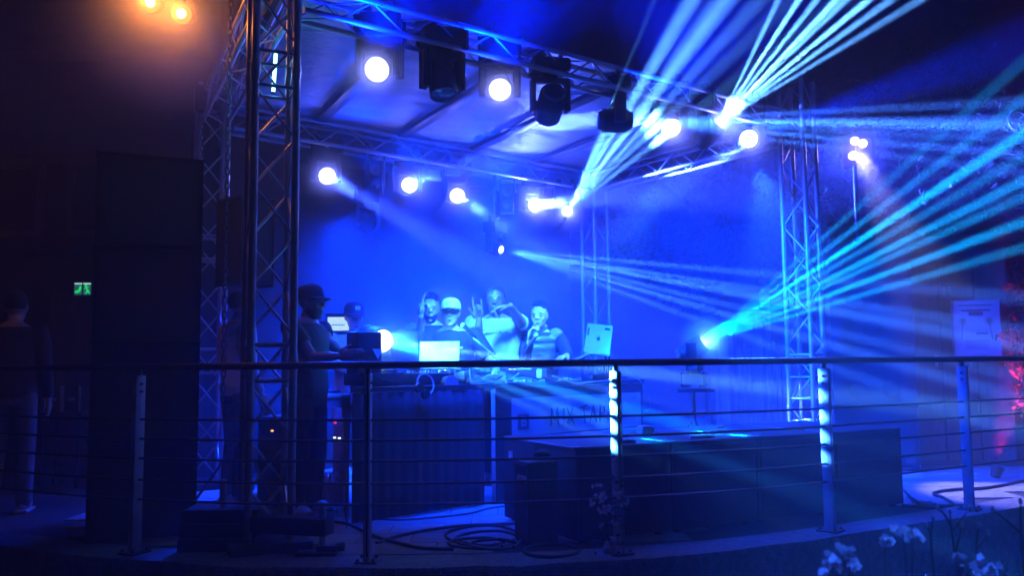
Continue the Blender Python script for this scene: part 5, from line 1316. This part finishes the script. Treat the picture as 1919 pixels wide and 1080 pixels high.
# ------------------------------------------------------------------ flowers and stems in the bed in front
def on_bed(px, py, d): 
    q = P(px, py, d); return q
def flower_plant(label, px, d, heads, seed, group):
    rr = random.Random(seed); b = P(px, 900, d); b = V((b.x, b.y, -.42)); t = thing('flowering_plant', label, 'plant', b, group=group)
    for (hx, hy, n, rad) in heads:
        tip = P(hx, hy, d + rr.uniform(-.12, .12))
        m = MB(); m.tube([b + V((rr.uniform(-.03, .03), rr.uniform(-.03, .03), 0)), b.lerp(tip, .55) + V((rr.uniform(-.04, .04), 0, 0)), tip], .004, 5, .002); m.build('stem', 'stem', t)
        m = MB()
        for i in range(n):
            o = tip + V((rr.gauss(0, 1), rr.gauss(0, 1), rr.gauss(0, .7))) * rad
            nn = V((rr.gauss(0, .6), -1, rr.gauss(0, .6) + .5)).normalized(); ax, ay, _ = frame(nn)
            for k in range(5):
                a = 2 * math.pi * k / 5; dd = ax * math.cos(a) + ay * math.sin(a); ee = nn.cross(dd)
                m.poly([o, o + dd * .010 + ee * .007 + nn * .002, o + dd * .017 + nn * .001, o + dd * .010 - ee * .007 + nn * .002])
        o_ = m.build('flower_head', 'petal', t); o_['kind'] = 'stuff'
        m = MB()
        for i in range(7):
            k = rr.uniform(.1, .85); o = b.lerp(tip, k); a = rr.uniform(0, 6.28); dd = V((math.cos(a), math.sin(a), .4)).normalized(); ee = dd.cross(Z).normalized()
            m.poly([o, o + dd * .03 + ee * .009, o + dd * .065, o + dd * .03 - ee * .009])
        o_ = m.build('leaf_tuft', 'leaf', t); o_['kind'] = 'stuff'
GFW = 'flowering plants in the bed at the front'
flower_plant('low white flowering plant at the lower edge, left of the others', 1565, 3.1, ((1560, 1062, 12, .018), (1590, 1040, 10, .016), (1545, 1076, 9, .02), (1597, 1062, 4, .012)), 11, GFW)
flower_plant('white flowering plant right of centre with two loose clusters', 1675, 3.2, ((1658, 1017, 8, .012), (1692, 998, 13, .017), (1710, 1001, 8, .013)), 12, GFW)
flower_plant('small white flowering plant before the rightmost post', 1800, 3.0, ((1796, 1048, 10, .012), (1835, 1066, 14, .02), (1848, 1072, 8, .014)), 13, GFW)
for i, (lab, px, d, segs) in enumerate((('forked dry stem standing in the bed before the right post', 1785, 3.3, [((1795, 1080), (1784, 1000), (1780, 960)), ((1785, 990), (1770, 965), (1758, 952)), ((1784, 998), (1800, 975), (1818, 955)), ((1790, 1040), (1800, 1000), (1803, 985))]),
        ('dry stem with small buds left of the forked stem', 1745, 3.35, [((1750, 1080), (1745, 1010), (1748, 972)), ((1746, 1010), (1740, 990), (1736, 985))]),
        ('thin dry stem at the right edge of the bed', 1915, 3.2, [((1918, 1080), (1914, 1010), (1912, 940)), ((1913, 1000), (1885, 975), (1860, 955))]),
        ('budding stem between the forked stem and the right edge', 1840, 3.2, [((1830, 1080), (1830, 1020), (1834, 985)), ((1830, 1030), (1845, 1010), (1852, 1000))]))):
    b = P(px, 1000, d); t = thing('dry_stem', lab, 'plant', V((b.x, b.y, -.42)), group='dry stems in the bed at the front')
    for k, sg in enumerate(segs):
        pts = [P(x, y, d) for x, y in sg]
        if k == 0: pts = [V((pts[0].x, pts[0].y, -.42))] + pts
        m = MB(); m.tube(pts, .006 if k == 0 else .004, 6, .0025); br = m.build('stalk', 'stem', t)
        m = MB(); m.ball(pts[-1], .009, None, (.8, .8, 1.4), 8, 6); m.build('bud', 'petal', br)
# climbing plant on the third post
rr = random.Random(21); b = V((.55, rail_y(.6) - .14, -.42))
t = thing('climbing_plant', 'climbing plant with pale blossoms on the middle railing post', 'plant', b)
for k in range(5):
    pts = [b + V((rr.uniform(-.06, .06), rr.uniform(-.03, .0), 0))]
    for z in (-.1, .08, .2, .32, .44)[:3 + (k % 3)]: pts.append(V((.575 + rr.uniform(-.06, .05), rail_y(.6) - .06 + rr.uniform(-.03, .01), z)))
    m = MB(); m.tube(pts, .004, 5, .002); m.build('vine_stem', 'stem', t)
m = MB()
for (px, py, n, sc) in ((1122, 912, 4, 1), (1128, 935, 9, 1.2), (1111, 948, 4, .9), (1160, 924, 6, 1), (1171, 941, 4, 1), (1130, 958, 9, 1.2), (1143, 957, 8, 1.1), (1150, 982, 6, 1), (1126, 990, 5, 1), (1137, 1024, 7, 1.1), (1153, 1012, 4, .9), (1135, 1062, 8, 1.2), (1125, 1075, 6, 1)):
    c = P(px, py, 4.98)
    for i in range(n):
        o = c + V((rr.gauss(0, 1), rr.gauss(0, .6), rr.gauss(0, 1))) * .011 * sc; nn = V((rr.gauss(0, .7), -1, rr.gauss(0, .7) + .4)).normalized(); ax, ay, _ = frame(nn)
        for k in range(5):
            a = 2 * math.pi * k / 5; dd = ax * math.cos(a) + ay * math.sin(a); ee = nn.cross(dd)
            m.poly([o, o + dd * .008 + ee * .006 + nn * .003, o + dd * .014, o + dd * .008 - ee * .006 + nn * .003])
o_ = m.build('blossoms', 'petal', t); o_['kind'] = 'stuff'
m = MB()
for i in range(150):
    z = rr.uniform(-.4, .46); o = V((.575 + rr.gauss(0, .05), rail_y(.6) - .06 + rr.gauss(0, .03), z)); a = rr.uniform(0, 6.28); dd = V((math.cos(a), math.sin(a) * .6, rr.uniform(-.6, .6))).normalized(); ee = dd.cross(V((0, 1, .2))).normalized()
    m.poly([o, o + dd * .016 + ee * .008, o + dd * .034, o + dd * .016 - ee * .008])
o_ = m.build('leaves', 'leaf', t); o_['kind'] = 'stuff'
# low ground cover along the foot of the terrace
bm = bmesh.new(); rr = random.Random(31)
for i in range(5200):
    x = rr.uniform(-3.6, 5.6); y = rail_y(x) - .2 - abs(rr.gauss(0, .55)); z = -.42; h_ = rr.uniform(.03, .13)
    a = rr.uniform(0, 6.28); dd = V((math.cos(a), math.sin(a), 0)); ln = V((rr.gauss(0, .3), rr.gauss(0, .3), 1)).normalized()
    o = V((x, y, z)); vv = [bm.verts.new(o - dd * .006), bm.verts.new(o + dd * .006), bm.verts.new(o + dd * .008 + ln * h_ * .6), bm.verts.new(o + ln * h_), bm.verts.new(o - dd * .008 + ln * h_ * .6)]
    bm.faces.new(vv)
me = bpy.data.meshes.new('ground_cover'); bm.to_mesh(me); bm.free(); link(me, 'ground_cover', 'leaf', None, kind='stuff')
